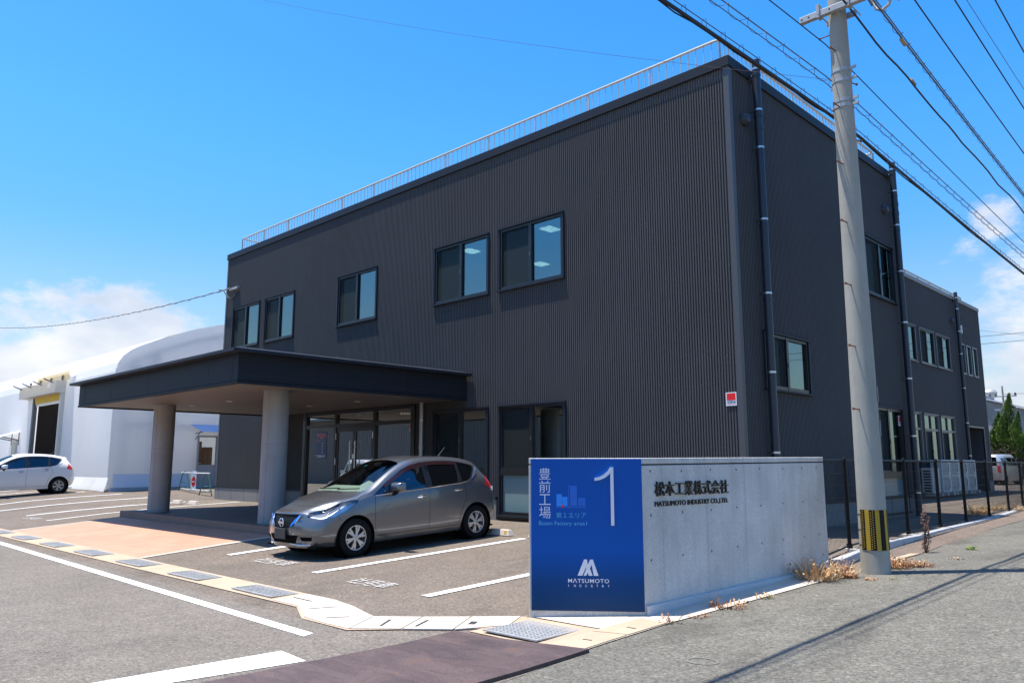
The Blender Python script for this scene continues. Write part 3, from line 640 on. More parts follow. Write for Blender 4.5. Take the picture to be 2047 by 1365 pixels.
# security company stickers
M_STKW = mat('sticker_white', (.72, .74, .76), .4); M_NAVY = mat('sticker_navy', (.02, .03, .14), .4); M_CYAN = mat('sticker_cyan', (.05, .5, .62), .4)
def sticker(o, U, w, hh, full=True):
    U = Vector(U); V = Vector((0, 0, 1)); Nn = U.cross(V); o = Vector(o); Q = lambda a, c, d=0: o+U*(a*w)+V*(c*hh)+Nn*d
    m_ = MB(); m_.slab([Q(0,0), Q(1,0), Q(1,1), Q(0,1)], Nn, .004); st = m_.build('security_sticker', M_STKW, bld)
    m_ = MB(); m_.quad(Q(.09,.40,.0055), Q(.91,.40,.0055), Q(.91,.93,.0055), Q(.09,.93,.0055)); m_.build('red_panel', M_RED, st)
    m_ = MB(); m_.quad(Q(.36,.2,.005), Q(.60,.2,.005), Q(.60,.36,.005), Q(.36,.36,.005)); m_.build('cyan_mark', M_CYAN, st)
    lettering('lettering', 'SECOM', st, Q(.1,.2,.006), U, V, .80*w, .15*hh, M_NAVY, .02)
    m_ = MB(); m_.quad(Q(.1,.12,.0055), Q(.9,.12,.0055), Q(.9,.145,.0055), Q(.1,.145,.0055)); m_.build('red_rule', M_RED, st)
sticker((-6.985, YF-.012, 2.225), (1, 0, 0), .205, .235)
sticker((-15.945, YF+.015, 2.05), (1, 0, 0), .13, .19)
sticker((XR-.025, 20.12, 2.14), (0, 1, 0), .2, .24)
# ---------------------------------------------------------------- roof railing
def railing(pts, zb, top, nm, m_=M_RAILING, pitch=.172, post=1.55):
    r = MB(); P = [Vector((x, y, 0)) for x, y in pts]
    path = []
    for i, p in enumerate(P):                       # rounded corners on the top rail
        if 0 < i < len(P)-1:
            a = (P[i-1]-p).normalized()*.14; c = (P[i+1]-p).normalized()*.14
            for k in range(5):
                t = k/4; path.append(p+a*(1-t)**2+c*t**2)
        else: path.append(p)
    r.tube([(p.x, p.y, top) for p in path], .030, 8); r.tube([(p.x, p.y, zb+.10) for p in P], .014, 6)
    for A, B_ in zip(P, P[1:]):
        n_ = int((B_-A).length/pitch)
        for i in range(n_+1):
            q = A.lerp(B_, i/n_); r.cyl((q.x, q.y, zb+.1), (q.x, q.y, top), .011, n=5, caps=False)
    ro = r.build(nm, m_, bld, smooth=True)
    for A, B_ in zip(P, P[1:]):
        n_ = max(1, round((B_-A).length/post))
        for i in range(n_+1):
            q = A.lerp(B_, i/n_); m2 = MB(); m2.cyl((q.x, q.y, zb-.12), (q.x, q.y, top-.01), .02, n=8); m2.build('post', m_, ro, smooth=True)
railing([(XL+.33, YB-.5), (XL+.33, YF+.33), (XR-.33, YF+.33), (XR-.33, YB-.3), (XR-2.5, YB-.3)], 8.6, 9.30, 'roof_railing')
railing([(XW-.45, YB+.3), (XW-.45, YW-.9), (XW-2.5, YW-.9)], 8.55, 9.06, 'wing_railing', mat('wing_railing_steel', (.34,.34,.33), .5), .13, 1.5)
# ---------------------------------------------------------------- downpipes
def downpipe(x, y, z0, z1, r, out, zs, m_=M_PIPE, head=True):
    p = MB(); p.cyl((x, y, z0), (x, y, z1), r, n=20)
    for z in (z1-1.35, z1-1.1): p.cyl((x, y, z-.05), (x, y, z+.05), r+.008, n=20)
    for z in zs: p.cyl((x, y, z-.14), (x, y, z-.10), r+.006, n=20)
    if head:
        q = Vector(out); e = (x-q.x*.32, y-q.y*.32)
        p.cyl((e[0], e[1], z1-.42), (x, y, z1-.30), r*.8, n=14)
    d = p.build('downpipe', m_, bld, smooth=True)
    for z in zs:
        s_ = MB(); s_.cyl((x, y, z-.018), (x, y, z+.018), r+.004, n=20); s_.build('strap', M_STRAP, d, smooth=True)
    s_ = MB()
    for z in zs: s_.cyl((x-out[0]*.22, y-out[1]*.22, z), (x, y, z), .008, n=6)
    s_.build('bracket', M_TRIM, d)
downpipe(XR+.15, 13.30, 0, 8.86, .075, (1, 0), [1.42,2.85,4.3,5.7,7.1,7.85,8.68])
downpipe(XR+.15, 20.55, -.06, 8.86, .075, (1, 0), [.55,1.9,3.3,4.7,6.0,7.2,8.1,8.68])
downpipe(XW+.15, 38.0, 0, 8.75, .075, (1, 0), [1.6,3.0,4.5,6.0,7.0,8.0,8.5])
downpipe(-21.86, YF-.10, .04, 2.72, .035, (0, -1), [.9,2.3], mat('stainless_downpipe', (.55,.52,.47), .35, .6), False)
downpipe(-15.30, YF-.12, .04, 2.74, .05, (0, -1), [.9,2.3], mat('grey_steel_post', (.40,.41,.40), .4, .4), False)
def hood(x, y, z):
    m_ = MB(); m_.lathe([(.0,.13),(.07,.12),(.115,.07),(.125,0)], (x, y, z), 'X', 20); m_.build('vent_hood', M_PIPE, bld, smooth=True)
hood(XR, 12.98, 7.60); hood(XR, 20.12, 7.55); hood(XW, 37.5, 7.45)
m_ = MB(); m_.box(-26.2, -25.62, YF-.12, YF-.02, 7.29, 7.37); m_.build('cable_bracket', M_GALV, bld, bevel=.004)
m_ = MB(); m_.box(XW+.01, XW+.13, 38.55, 38.68, 7.0, 7.35); m_.build('wire_insulator', M_WHITE, bld)
# ---------------------------------------------------------------- entrance canopy on two round columns, tiled porch
CX0, CX1, CY0 = -22.66, -13.76, 6.75
f = MB(); f.box(CX0, CX1, CY0, CY0+.08, 2.76, 3.27); f.box(CX1-.08, CX1, CY0+.08, YF-.02, 2.76, 3.27); f.box(CX0, CX0+.08, CY0+.08, YF-.02, 2.76, 3.27)
can = f.build('canopy', M_CLADFLAT, bld)
f = MB(); f.box(CX0-.012, CX1+.012, CY0-.012, CY0+.09, 2.70, 2.75); f.box(CX1-.09, CX1+.012, CY0+.09, YF-.02, 2.70, 2.75); f.box(CX0-.012, CX0+.09, CY0+.09, YF-.02, 2.70, 2.75); f.build('lower_edge', M_CLADFLAT, can)
f = MB()
for x in (-22.2, -20.3, -18.0, -15.0, -14.0): f.box(x-.006, x+.006, CY0-.0022, CY0+.01, 2.76, 3.262)
for y in (8.35, 10.6): f.box(CX1-.01, CX1+.0022, y-.006, y+.006, 2.76, 3.262)
f.box(CX0+.01, CX1-.002, CY0-.0018, CY0+.01, 2.862, 2.870); f.box(CX1-.01, CX1+.0018, CY0+.01, YF-.04, 2.862, 2.870)
f.build('panel_seam', M_DARKSEAM, can)
f = MB(); e = .20
f.add([(CX0-e,CY0-e,3.272),(CX1+e,CY0-e,3.272),(CX1+e,YF-.03,3.272),(CX0-e,YF-.03,3.272),(CX0-e,CY0-e,3.33),(CX1+e,CY0-e,3.33),(CX1+e,YF-.03,3.33),(CX0-e,YF-.03,3.33),(CX0+.25,CY0+.25,3.42),(CX1-.25,CY0+.25,3.42),(CX1-.25,YF-.03,3.42),(CX0+.25,YF-.03,3.42)],
      [(0,3,2,1),(0,1,5,4),(1,2,6,5),(3,0,4,7),(4,5,9,8),(5,6,10,9),(7,4,8,11),(8,9,10,11)])
f.build('roof_slab', M_TRIM, can)
f = MB()
for y in (9.0, 11.2): f.add([(CX1+e+.002,y-.01,3.333),(CX1+e+.002,y+.01,3.333),(CX1-.25,y+.01,3.424),(CX1-.25,y-.01,3.424)], [(0,1,2,3)])
f.build('roof_seam', M_STRAP, can)
f = MB(); f.box(CX0+.08, CX1-.08, CY0+.09, YF-.03, 2.735, 2.76); f.build('soffit', M_SOFFIT, can)
for x, y in ((-18.29,8.79), (-18.27,11.0), (-16.1,11.0), (-20.4,8.8), (-20.4,11.0), (-16.1,8.8)):
    f = MB(); f.lathe([(.0,2.731),(.07,2.731),(.075,2.725),(.085,2.7335)], (x, y, 0), 'Z', 20); f.build('downlight', M_WHITE, can, smooth=True)
for x in (-20.73, -15.0):
    f = MB(); f.cyl((x, 8.24, .03), (x, 8.24, 2.74), .262, n=48)
    f.build('column', M_COLCONC, can, smooth=True)
for x in (-20.73, -15.0):
    f = MB(); f.cyl((x, 8.24, 1.62), (x, 8.24, 1.628), .2635, n=48, caps=False); a = R(-62); f.box(x+.2605*math.cos(a)-.004, x+.2605*math.cos(a)+.004, 8.24+.2605*math.sin(a)-.004, 8.24+.2605*math.sin(a)+.004, .04, 2.73)
    f.build('column_joint', mat('column_seam', (.22,.225,.225), .9), can)
f = MB(); f.box(-21.95, -13.98, 7.80, YF-.03, -.4, .028); po_ = f.build('porch', tiles_mat('porch_paver', (.16,.12,.10), (.12,.095,.08), .3, .3, .006), bld)
f = MB(); f.box(-21.99, -13.94, 7.76, 7.80, -.4, .032); f.box(-13.98, -13.94, 7.80, YF-.04, -.4, .032); f.build('step_edge', tiles_mat('step_tile', (.22,.145,.11), (.15,.105,.085), .15, 2.0, .006), po_)
# ================================================================ CARS
M_TYRE = mat('tyre_rubber', (.0075, .0075, .0075), .85, bump=(40, .2), spec=.2)
M_RIM = mat('silver_wheel', (.52, .52, .53), .32, .75)
M_GUN = mat('dark_wheel_well', (.004, .004, .004), .9, spec=.1)
M_CHROME = mat('chrome', (.75, .76, .78), .1, 1.)
M_BLUECH = mat('blue_chrome', (.02, .22, .85), .22, .4, coat=.6)
M_PRIV = glass('privacy_glass', (.010, .012, .014), .07, .004, (.8,.9,1))
M_CARGL = glass('car_glass', (.80, .90, .83), .04, .003)
M_SIDEGL = glass('car_side_glass', (.14, .17, .19), .10, .004, (.7,.85,1))
M_CLEAR = glass('lamp_lens', (.82, .86, .90), .10, .02)
M_DASH = mat('dashboard_grey', (.20, .225, .20), .8)
M_SEAT = mat('seat_cloth', (.02, .02, .02), .9)
M_VISOR = mat('tinted_visor', (.028, .009, .010), .2, coat=.5)
M_TAIL = mat('red_lamp', (.55, .008, .012), .15, coat=1)
M_CLW = mat('clear_lamp', (.75, .74, .74), .15, coat=1)
M_GREYPAINT = mat('grey_metallic_paint', (.145, .150, .158), .27, .62, noise=(400, .08), coat=1.)
M_WHITEPAINT = mat('white_car_paint', (.74, .74, .72), .3, .0, coat=.8)
M_SILVERPAINT = mat('silver_car_paint', (.50, .49, .47), .35, .35, coat=.8)
def lattice_body(side, top, front, rear, cuts=4):
    """box-shaped cage (mirrored) through which the limit surface of a subdivision is fitted; returns a bmesh of the smooth shell.
    side[a][c] = (X, L, Z); top[a][b] for b = 0..2 (b = 3 is the side's top); front[b][c], rear[b][c] for b = 0..2"""
    A = len(side); Cn = len(side[0]); idx = {}; P = []
    def nd(key, p):
        if key not in idx: idx[key] = len(P); P.append(Vector(p))
        return idx[key]
    for s in (1, -1):
        for a in range(A):
            for c in range(Cn): x, l_, z = side[a][c]; nd((a, 3*s, c), (x, l_*s, z))
            for b_ in range(3): x, l_, z = top[a][b_]; nd((a, b_*s, Cn-1), (x, l_*s, z))
        for b_ in range(3):
            for c in range(Cn):
                x, l_, z = front[b_][c]; nd((0, b_*s, c), (x, l_*s, z))
                x, l_, z = rear[b_][c]; nd((A-1, b_*s, c), (x, l_*s, z))
    F = []
    for s in (1, -1):
        for a in range(A-1):
            for c in range(Cn-1): F.append([idx[(a,3*s,c)], idx[(a+1,3*s,c)], idx[(a+1,3*s,c+1)], idx[(a,3*s,c+1)]][::s])
            for b_ in range(3): F.append([idx[(a,b_*s,Cn-1)], idx[(a,(b_+1)*s,Cn-1)], idx[(a+1,(b_+1)*s,Cn-1)], idx[(a+1,b_*s,Cn-1)]][::s])
        for b_ in range(3):
            for c in range(Cn-1):
                F.append([idx[(0,b_*s,c)], idx[(0,(b_+1)*s,c)], idx[(0,(b_+1)*s,c+1)], idx[(0,b_*s,c+1)]][::s])
                F.append([idx[(A-1,b_*s,c)], idx[(A-1,b_*s,c+1)], idx[(A-1,(b_+1)*s,c+1)], idx[(A-1,(b_+1)*s,c)]][::s])
    me = bpy.data.meshes.new('cage'); me.from_pydata([tuple(p) for p in P], [], F)
    ob = bpy.data.objects.new('cage', me); COL.objects.link(ob)
    md = ob.modifiers.new('s', 'SUBSURF'); md.levels = 1; md.render_levels = 1; md.use_limit_surface = True; md.boundary_smooth = 'PRESERVE_CORNERS'
    cage = [p.copy() for p in P]
    for it in range(7):
        for v, p in zip(me.vertices, cage): v.co = p
        me.update(); dg = C.evaluated_depsgraph_get(); e = ob.evaluated_get(dg).to_mesh()
        for i, p in enumerate(P): cage[i] += (p-e.vertices[i].co)*.9
        ob.evaluated_get(dg).to_mesh_clear()
    for v, p in zip(me.vertices, cage): v.co = p
    md.levels = cuts; me.update(); dg = C.evaluated_depsgraph_get()
    m2 = bpy.data.meshes.new_from_object(ob.evaluated_get(dg)); bpy.data.objects.remove(ob); bpy.data.meshes.remove(me)
    bm = bmesh.new(); bm.from_mesh(m2); bpy.data.meshes.remove(m2)
    bmesh.ops.recalc_face_normals(bm, faces=bm.faces)
    return bm
class Shell:
    """the smooth car shell cut into regions: polygons seen along a direction are cut out of it as panels of their own"""
    def __init__(s, bm): s.bm = bm; s.lay = bm.faces.layers.int.new('reg')
    def cut(s, poly, d, reg, limit=None, only=0, hull=False):
        d = Vector(d).normalized(); poly = [Vector(p) for p in poly]
        U = d.orthogonal().normalized(); V = d.cross(U)
        if hull:
            pts = sorted(((p.dot(U), p.dot(V), p) for p in poly), key=lambda t: (t[0], t[1])); cr2 = lambda a, b_, c: (b_[0]-a[0])*(c[1]-a[1])-(b_[1]-a[1])*(c[0]-a[0]); lo_, up_ = [], []
            for p in pts:
                while len(lo_) > 1 and cr2(lo_[-2], lo_[-1], p) <= 0: lo_.pop()
                lo_.append(p)
            for p in reversed(pts):
                while len(up_) > 1 and cr2(up_[-2], up_[-1], p) <= 0: up_.pop()
                up_.append(p)
            poly = [p[2] for p in lo_[:-1]+up_[:-1]]
        q = [(p.dot(U), p.dot(V)) for p in poly]; n = len(q)
        area = sum(q[i][0]*q[(i+1) % n][1]-q[(i+1) % n][0]*q[i][1] for i in range(n))
        if area < 0: q.reverse(); poly.reverse()
        lo = (min(a for a, _ in q)-.03, min(c for _, c in q)-.03); hi = (max(a for a, _ in q)+.03, max(c for _, c in q)+.03)
        def cand():
            fs = []
            for f in s.bm.faces:
                c = f.calc_center_median(); a, e = c.dot(U), c.dot(V)
                if lo[0] < a < hi[0] and lo[1] < e < hi[1] and (limit is None or limit(c, f.normal)): fs.append(f)
            return fs
        for i in range(n):
            p0, p1 = poly[i], poly[(i+1) % n]; nn = (p1-p0).cross(d)
            if nn.length < 1e-6: continue
            fs = cand(); g = set(fs)
            for f in fs: g.update(f.edges); g.update(f.verts)
            bmesh.ops.bisect_plane(s.bm, geom=list(g), plane_co=p0, plane_no=nn, dist=1e-5)
        out = []
        for f in cand():
            c = f.calc_center_median(); a, e = c.dot(U), c.dot(V)
            if all((q[(i+1) % n][0]-q[i][0])*(e-q[i][1])-(q[(i+1) % n][1]-q[i][1])*(a-q[i][0]) > -1e-7 for i in range(n)):
                if only is None or f[s.lay] == only: f[s.lay] = reg; out.append(f)
        return out
    def seam(s, pts, d, w, reg, limit=None, only=0):
        pts = [Vector(p) for p in pts]; d = Vector(d).normalized()
        for a, b_ in zip(pts, pts[1:]):
            t = (b_-a).normalized(); n = t.cross(d).normalized()*w/2; a2 = a-t*w*.3; b2 = b_+t*w*.3
            s.cut([a2-n, a2+n, b2+n, b2-n], d, reg, limit, only)
    def take(s, regs, push=0., pred=None):
        """a mesh of the faces of these regions, pushed inward"""
        s.bm.normal_update(); regs = set(regs); vm = {}; V = []; F = []
        for f in s.bm.faces:
            if f[s.lay] in regs and (pred is None or pred(f.calc_center_median())):
                ids = []
                for v in f.verts:
                    if v not in vm: vm[v] = len(V); V.append(tuple(v.co-v.normal*push))
                    ids.append(vm[v])
                F.append(ids)
        return V, F
def shell_part(S, name, regs, m, root, push=0., pred=None, label=None, smooth_angle=50):
    V, F = S.take(regs, push, pred)
    me = bpy.data.meshes.new(name); me.from_pydata(V, [], F); me.materials.append(m)
    o = bpy.data.objects.new(name, me); COL.objects.link(o); o.parent = root
    me.polygons.foreach_set('use_smooth', [True]*len(me.polygons)); me.set_sharp_from_angle(angle=R(smooth_angle))
    ORG[o.name] = ORG[root.name]
    return o
def wheel(root, x, l_, r, rim_r, spokes=6, width=.19, style=0):
    """axis along the car's width; l_ = signed lateral place of the outer face"""
    sg = 1 if l_ > 0 else -1; o = ORG[root.name]
    b_ = MB(); w = width
    prof = [(rim_r*.98, -w), (r*.93, -w), (r*.985, -w+.02), (r, -w+.05), (r, -.05), (r*.985, -.02), (r*.94, -.004), (r*.86, .002), (rim_r*1.07, -.004), (rim_r*1.0, -.012), (rim_r*.97, -.03)]
    b_.lathe([(p, q*sg) for p, q in prof], o+Vector((x, l_, r)), 'Y', 40)
    wh_ = b_.build('wheel', M_TYRE, root, smooth=True, angle=50)
    b_ = MB(); c = o+Vector((x, l_-.012*sg, r))
    b_.lathe([(rim_r*1.01, -.004*sg), (rim_r*.985, .004*sg), (rim_r*.93, .002*sg), (rim_r*.90, -.02*sg), (rim_r*.89, -.12*sg)], c, 'Y', 40)
    b_.lathe([(.0, .0), (.028, .0), (.052, -.006*sg), (.058, -.03*sg)], c, 'Y', 20)
    for i in range(spokes):
        t0 = 2*math.pi*i/spokes+.26
        for e in ((-1, 1) if style == 0 else (-1, 1)):
            ta, tb = (t0+e*.075, t0+e*.16) if style == 0 else (t0+e*.06, t0+e*.33)
            w0, w1 = (.30, .095) if style == 0 else (.2, .07)
            P = []
            for rr, tt, hw in ((.045, ta, w0*.045*.9), (rim_r*.55, t0+e*.115, .017), (rim_r*.93, tb, w1*rim_r*.95)):
                u = Vector((math.cos(tt), 0, math.sin(tt))); n_ = Vector((-math.sin(tt), 0, math.cos(tt)))
                P.append((c+u*rr-n_*hw, c+u*rr+n_*hw))
            yo = [(-.008)*sg, (-.004)*sg, (-.010)*sg]
            vs_ = []
            for (a, d), y in zip(P, yo):
                for p in (a, d): vs_.append(p+Vector((0, y, 0)))
            vs_ += [p+Vector((0, -.03*sg, 0)) for p in vs_]
            b_.add(vs_, [(0,1,3,2),(2,3,5,4),(6,8,9,7),(8,10,11,9),(0,2,8,6),(2,4,10,8),(1,7,9,3),(3,9,11,5)])
    b_.build('rim', M_RIM, wh_, smooth=True, angle=40)
    b_ = MB(); b_.lathe([(.0, -.055*sg), (rim_r*.62, -.055*sg), (rim_r*.62, -.075*sg), (rim_r*.9, -.08*sg)], c, 'Y', 32); b_.build('brake_disc', mat('brake_iron', (.06,.055,.05), .6, .5), wh_, smooth=True)
    b_ = MB(); b_.lathe([(.0, .002*sg), (.024, .002*sg), (.026, -.003*sg)], c, 'Y', 20); b_.build('hub_cap', M_GALV, wh_, smooth=True)
    return wh_
def hatchback(name, label, paint, loc, group, style=0):
    root = thing(name, label, 'car', loc, group); o = Vector(loc)
    Z5 = lambda z, x, l_: [(xx, ll, zz) for xx, ll, zz in zip(x, l_, z)]
    st = [  # X, z[6], L[6]
     ((.30,.25,.25,.30,.37,.46), (.21,.34,.52,.665,.735,.775), (.69,.765,.775,.745,.685,.60)),
     ((.57,.56,.56,.57,.60,.63), (.20,.34,.60,.765,.83,.868), (.745,.805,.828,.80,.745,.665)),
     ((.84,)*6, (.20,.36,.62,.825,.895,.932), (.765,.825,.847,.815,.765,.69)),
     ((1.16,1.16,1.16,1.16,1.17,1.19), (.20,.36,.64,.885,.965,1.025), (.775,.825,.845,.815,.775,.715)),
     ((1.6,)*6, (.20,.36,.64,.915,1.085,1.245), (.78,.828,.847,.825,.75,.655)),
     ((2.1,)*6, (.20,.36,.64,.935,1.19,1.425), (.78,.828,.847,.83,.735,.605)),
     ((2.6,)*6, (.20,.36,.64,.96,1.215,1.46), (.78,.828,.847,.83,.73,.60)),
     ((3.05,)*6, (.20,.36,.64,.985,1.22,1.445), (.775,.826,.847,.825,.725,.592)),
     ((3.40,)*6, (.21,.36,.64,1.005,1.215,1.405), (.765,.822,.846,.815,.71,.575)),
     ((3.68,3.68,3.69,3.69,3.67,3.645), (.24,.38,.66,1.01,1.185,1.345), (.74,.805,.835,.785,.685,.55)),
     ((3.90,3.96,3.98,3.92,3.84,3.75), (.29,.43,.68,.975,1.135,1.285), (.65,.72,.75,.70,.62,.515)),
    ]
    side = [Z5(z, x, l_) for x, z, l_ in st]
    top = [[(.10,0,.752),(.125,.25,.755),(.24,.45,.765)], [(.42,0,.862),(.44,.25,.86),(.50,.47,.862)], [(.72,0,.945),(.74,.25,.942),(.78,.48,.938)], [(1.0,0,1.028),(1.02,.27,1.027),(1.08,.51,1.028)],
           [(1.49,0,1.285),(1.50,.24,1.281),(1.545,.46,1.268)], [(2.08,0,1.505),(2.08,.23,1.50),(2.09,.43,1.482)], [(2.6,0,1.535),(2.6,.23,1.53),(2.6,.43,1.513)], [(3.05,0,1.515),(3.05,.23,1.51),(3.05,.43,1.493)],
           [(3.4,0,1.473),(3.4,.22,1.468),(3.4,.41,1.452)], [(3.66,0,1.415),(3.66,.21,1.41),(3.65,.39,1.393)], [(3.83,0,1.36),(3.82,.2,1.355),(3.80,.36,1.335)]]
    fz = (.20,.33,.50,.62,.70)
    fx = {0: (.075,.02,.0,.025,.055), 1: (.09,.03,.012,.045,.08), 2: (.16,.10,.085,.13,.18)}; fl = {0: 0, 1: .28, 2: .54}
    front = [[(x, fl[k]*(1 if c else .97), z) for c, (x, z) in enumerate(zip(fx[k], fz))]+[top[0][k]] for k in range(3)]
    rz = (.30,.43,.68,.975,1.14); rx = {0: (4.02,4.09,4.09,4.01,3.93), 1: (4.01,4.08,4.085,4.005,3.925), 2: (3.97,4.045,4.055,3.98,3.89)}; rl = {0: 0, 1: .25, 2: .48}
    rear = [[(x, rl[k], z) for x, z in zip(rx[k], rz)]+[top[-1][k]] for k in range(3)]
    S = Shell(lattice_body(side, top, front, rear, 4))
    SD = (0, 1, 0)
    sl = lambda c, n: abs(c.y) > .42 and abs(n.y) > .25
    P2 = lambda pts: [(x, 0, z) for x, z in pts]
    # regions: 1 windscreen, 2 front door glass, 3 rear side glass, 4 black pillars, 5 seams, 6 headlight, 7 grille, 8 tail lamp, 9 rear window, 10 lower intake, 11 wheel arch hole, 12 chrome, 13 quarter glass, 14 fog recess, 15 bumper lower
    for ax_ in (.84, 3.44):
        S.cut([(ax_+.352*math.cos(2*math.pi*i/36), 0, .31+.352*math.sin(2*math.pi*i/36)) for i in range(36)], SD, 11, lambda c, n: abs(c.y) > .5 and c.z < .8)
    ws = [(1.03,-.60,0),(1.0,-.45,0),(.955+.02,-.2,0),(.965,0,0),(.975,.2,0),(1.0,.45,0),(1.03,.60,0),(1.09,.655,0),(1.5,.60,0),(1.9,.535,0),(1.955,.44,0),(1.975,.2,0),(1.98,0,0),(1.975,-.2,0),(1.955,-.44,0),(1.9,-.535,0),(1.5,-.60,0),(1.09,-.655,0)]
    S.cut(ws, (0,0,1), 1, lambda c, n: c.z > .98 and n.z > .2 and c.x < 2.1)
    S.cut([(.955,-.62,0),(.92,0,0),(.955,.62,0),(1.12,.70,0),(1.06,.62,0),(1.0,.2,0),(1.0,-.2,0),(1.06,-.62,0),(1.12,-.70,0)][:0] or [(.93,-.66,0),(.905,-.3,0),(.905,.3,0),(.93,.66,0),(1.06,.66,0),(1.01,.3,0),(1.01,-.3,0),(1.06,-.66,0)], (0,0,1), 4, lambda c, n: c.z > .9 and c.x < 1.2 and n.z > .3)
    S.cut(P2([(1.225,.945),(1.535,.965),(1.535,1.115),(1.46,1.085)]), SD, 13, sl)
    S.cut(P2([(1.575,.962),(2.30,.998),(2.315,1.402),(2.12,1.378),(1.95,1.330),(1.78,1.262),(1.575,1.148)]), SD, 2, sl)
    S.cut(P2([(2.44,1.005),(3.02,1.035),(3.08,1.21),(3.07,1.388),(2.75,1.412),(2.44,1.412)]), SD, 3, sl)
    S.cut(P2([(3.14,1.045),(3.26,1.06),(3.36,1.11),(3.48,1.225),(3.525,1.30),(3.46,1.335),(3.30,1.37),(3.15,1.385)]), SD, 3, sl)
    S.cut(P2([(1.19,.935),(3.10,1.02),(3.30,1.05),(3.40,1.10),(3.56,1.285),(3.53,1.325),(3.2,1.395),(2.9,1.42),(2.3,1.425),(2.05,1.38),(1.85,1.312),(1.5,1.12)]), SD, 4, sl)
    S.cut([(0,-.50,1.02),(0,.50,1.02),(0,.46,1.30),(0,-.46,1.30)], (1,0,0), 9, lambda c, n: c.x > 3.5 and n.x > .2)
    hl = [(.20,.45,.60),(.225,.44,.685),(.36,.545,.765),(.52,.635,.822),(.80,.74,.882),(.92,.785,.888),(.90,.805,.845),(.72,.81,.735),(.50,.775,.625),(.33,.66,.56)]
    hd = (-.45,.62,.55)
    for s in (1, -1):
        S.cut([(x, y*s, z) for x, y, z in hl], (hd[0], hd[1]*s, hd[2]), 6, lambda c, n, s=s: c.y*s > .3 and c.x < 1.0 and c.z > .5, hull=True)
        S.cut([(0,.50*s,.705),(0,.36*s,.705),(0,.165*s,.445),(0,.225*s,.445),(0,.33*s,.56)][:0] or [(0,.435*s,.702),(0,.375*s,.702),(0,.245*s,.535),(0,.285*s,.535)], (1,0,0), 12, lambda c, n: c.x < .5 and n.x < -.2)
        S.cut([(0,.375*s,.712),(0,.0,.712),(0,0,.500),(0,.205*s,.500),(0,.245*s,.535)], (1,0,0), 7, lambda c, n: c.x < .5 and n.x < -.1)
        S.cut([(0,.42*s,.40),(0,0,.40),(0,0,.27),(0,.33*s,.27)], (1,0,0), 10, lambda c, n: c.x < .5 and n.x < -.1)
        S.cut([(0,.665*s,.375),(0,.45*s,.375),(0,.475*s,.315),(0,.645*s,.315)], (1,0,0), 14, lambda c, n: c.x < .6 and n.x < -.1)
        td = (.75,.65*s,.05)
        S.cut([(3.70,.80*s,.955),(3.86,.735*s,1.095),(3.93,.69*s,.95),(4.0,.71*s,.76),(3.93,.77*s,.80),(3.86,.80*s,.90)], td, 8, lambda c, n, s=s: c.y*s > .4 and c.x > 3.5)
        S.cut([(3.70,.80*s,.955),(3.845,.745*s,1.135),(3.90,.715*s,1.0),(3.93,.76*s,.85),(3.84,.80*s,.90)], td, 8, lambda c, n, s=s: c.y*s > .4 and c.x > 3.5)
    # door and panel seams
    w_ = .007
    S.seam(P2([(1.235,.93),(1.215,.80),(1.20,.55),(1.215,.40),(1.26,.30)]), SD, w_, 5, sl)
    S.seam(P2([(1.26,.30),(3.02,.30)]), SD, w_, 5, sl)
    S.seam(P2([(2.36,1.0),(2.345,.7),(2.335,.30)]), SD, w_, 5, sl)
    S.seam(P2([(3.12,1.03),(3.20,.93),(3.215,.80),(3.15,.66),(3.06,.52),(3.02,.30)]), SD, w_, 5, sl)
    S.seam([(.88,.80,.86),(.95,.76,.905),(1.12,.73,.985)], (0,.6,.8), w_, 5, lambda c, n: c.y > .4)
    S.seam([(.88,-.80,.86),(.95,-.76,.905),(1.12,-.73,.985)], (0,-.6,.8), w_, 5, lambda c, n: c.y < -.4)
    S.seam([(.50,-.62,0),(.36,-.45,0),(.30,-.2,0),(.29,0,0),(.30,.2,0),(.36,.45,0),(.50,.62,0)], (0,0,1), .008, 5, lambda c, n: c.x < .7 and n.z > .4)
    for s in (1, -1):
        S.seam([(.50,.66*s,0),(.70,.70*s,0),(.95,.715*s,0)], (0,0,1), .009, 5, lambda c, n: c.x < 1.1 and n.z > .4)
        S.seam(P2([(.52,.66),(.545,.62)]), SD, w_, 5, sl)
    S.seam(P2([(3.80,.62),(3.86,.74)]), SD, w_, 5, sl)
    def tr(V): return [tuple(Vector(p)+o) for p in V]
    body = shell_part(S, 'body', [0], paint, root)
    shell_part(S, 'body_seam', [5], M_GUN, root, .006)
    shell_part(S, 'windscreen', [1], M_CARGL, root, .004)
    shell_part(S, 'pillar_trim', [4], M_ALBLACK, root, .003)
    dw = []
    for s in (1, -1):
        pr = lambda c, s=s: c.y*s > 0
        shell_part(S, 'front_door_window', [2], M_SIDEGL, root, .008, pr); shell_part(S, 'rear_side_window', [3], M_PRIV, root, .008, pr); shell_part(S, 'quarter_window', [13], M_SIDEGL, root, .008, pr)
        hlp = shell_part(S, 'headlight', [6], M_CLEAR, root, .002, pr)
        V, F = S.take([6], .055, pr); me = bpy.data.meshes.new('headlight_reflector'); me.from_pydata(V, [], F); me.materials.append(mat('lamp_reflector', (.55,.58,.62), .22, .7, noise=(9, .5)))
        q = bpy.data.objects.new('headlight_reflector', me); COL.objects.link(q); q.parent = hlp
        b_ = MB(); oo = ORG[root.name]
        for cx, cy_, cz, r_ in ((.47,.655,.725,.038), (.60,.70,.772,.045)): b_.lathe([(0,-.028),(r_*.8,-.012),(r_,0.0),(r_*1.06,-.02)], oo+Vector((cx-.005, cy_*s, cz-.012)), 'X', 18)
        b_.build('projector_lens', M_CHROME, hlp, smooth=True)
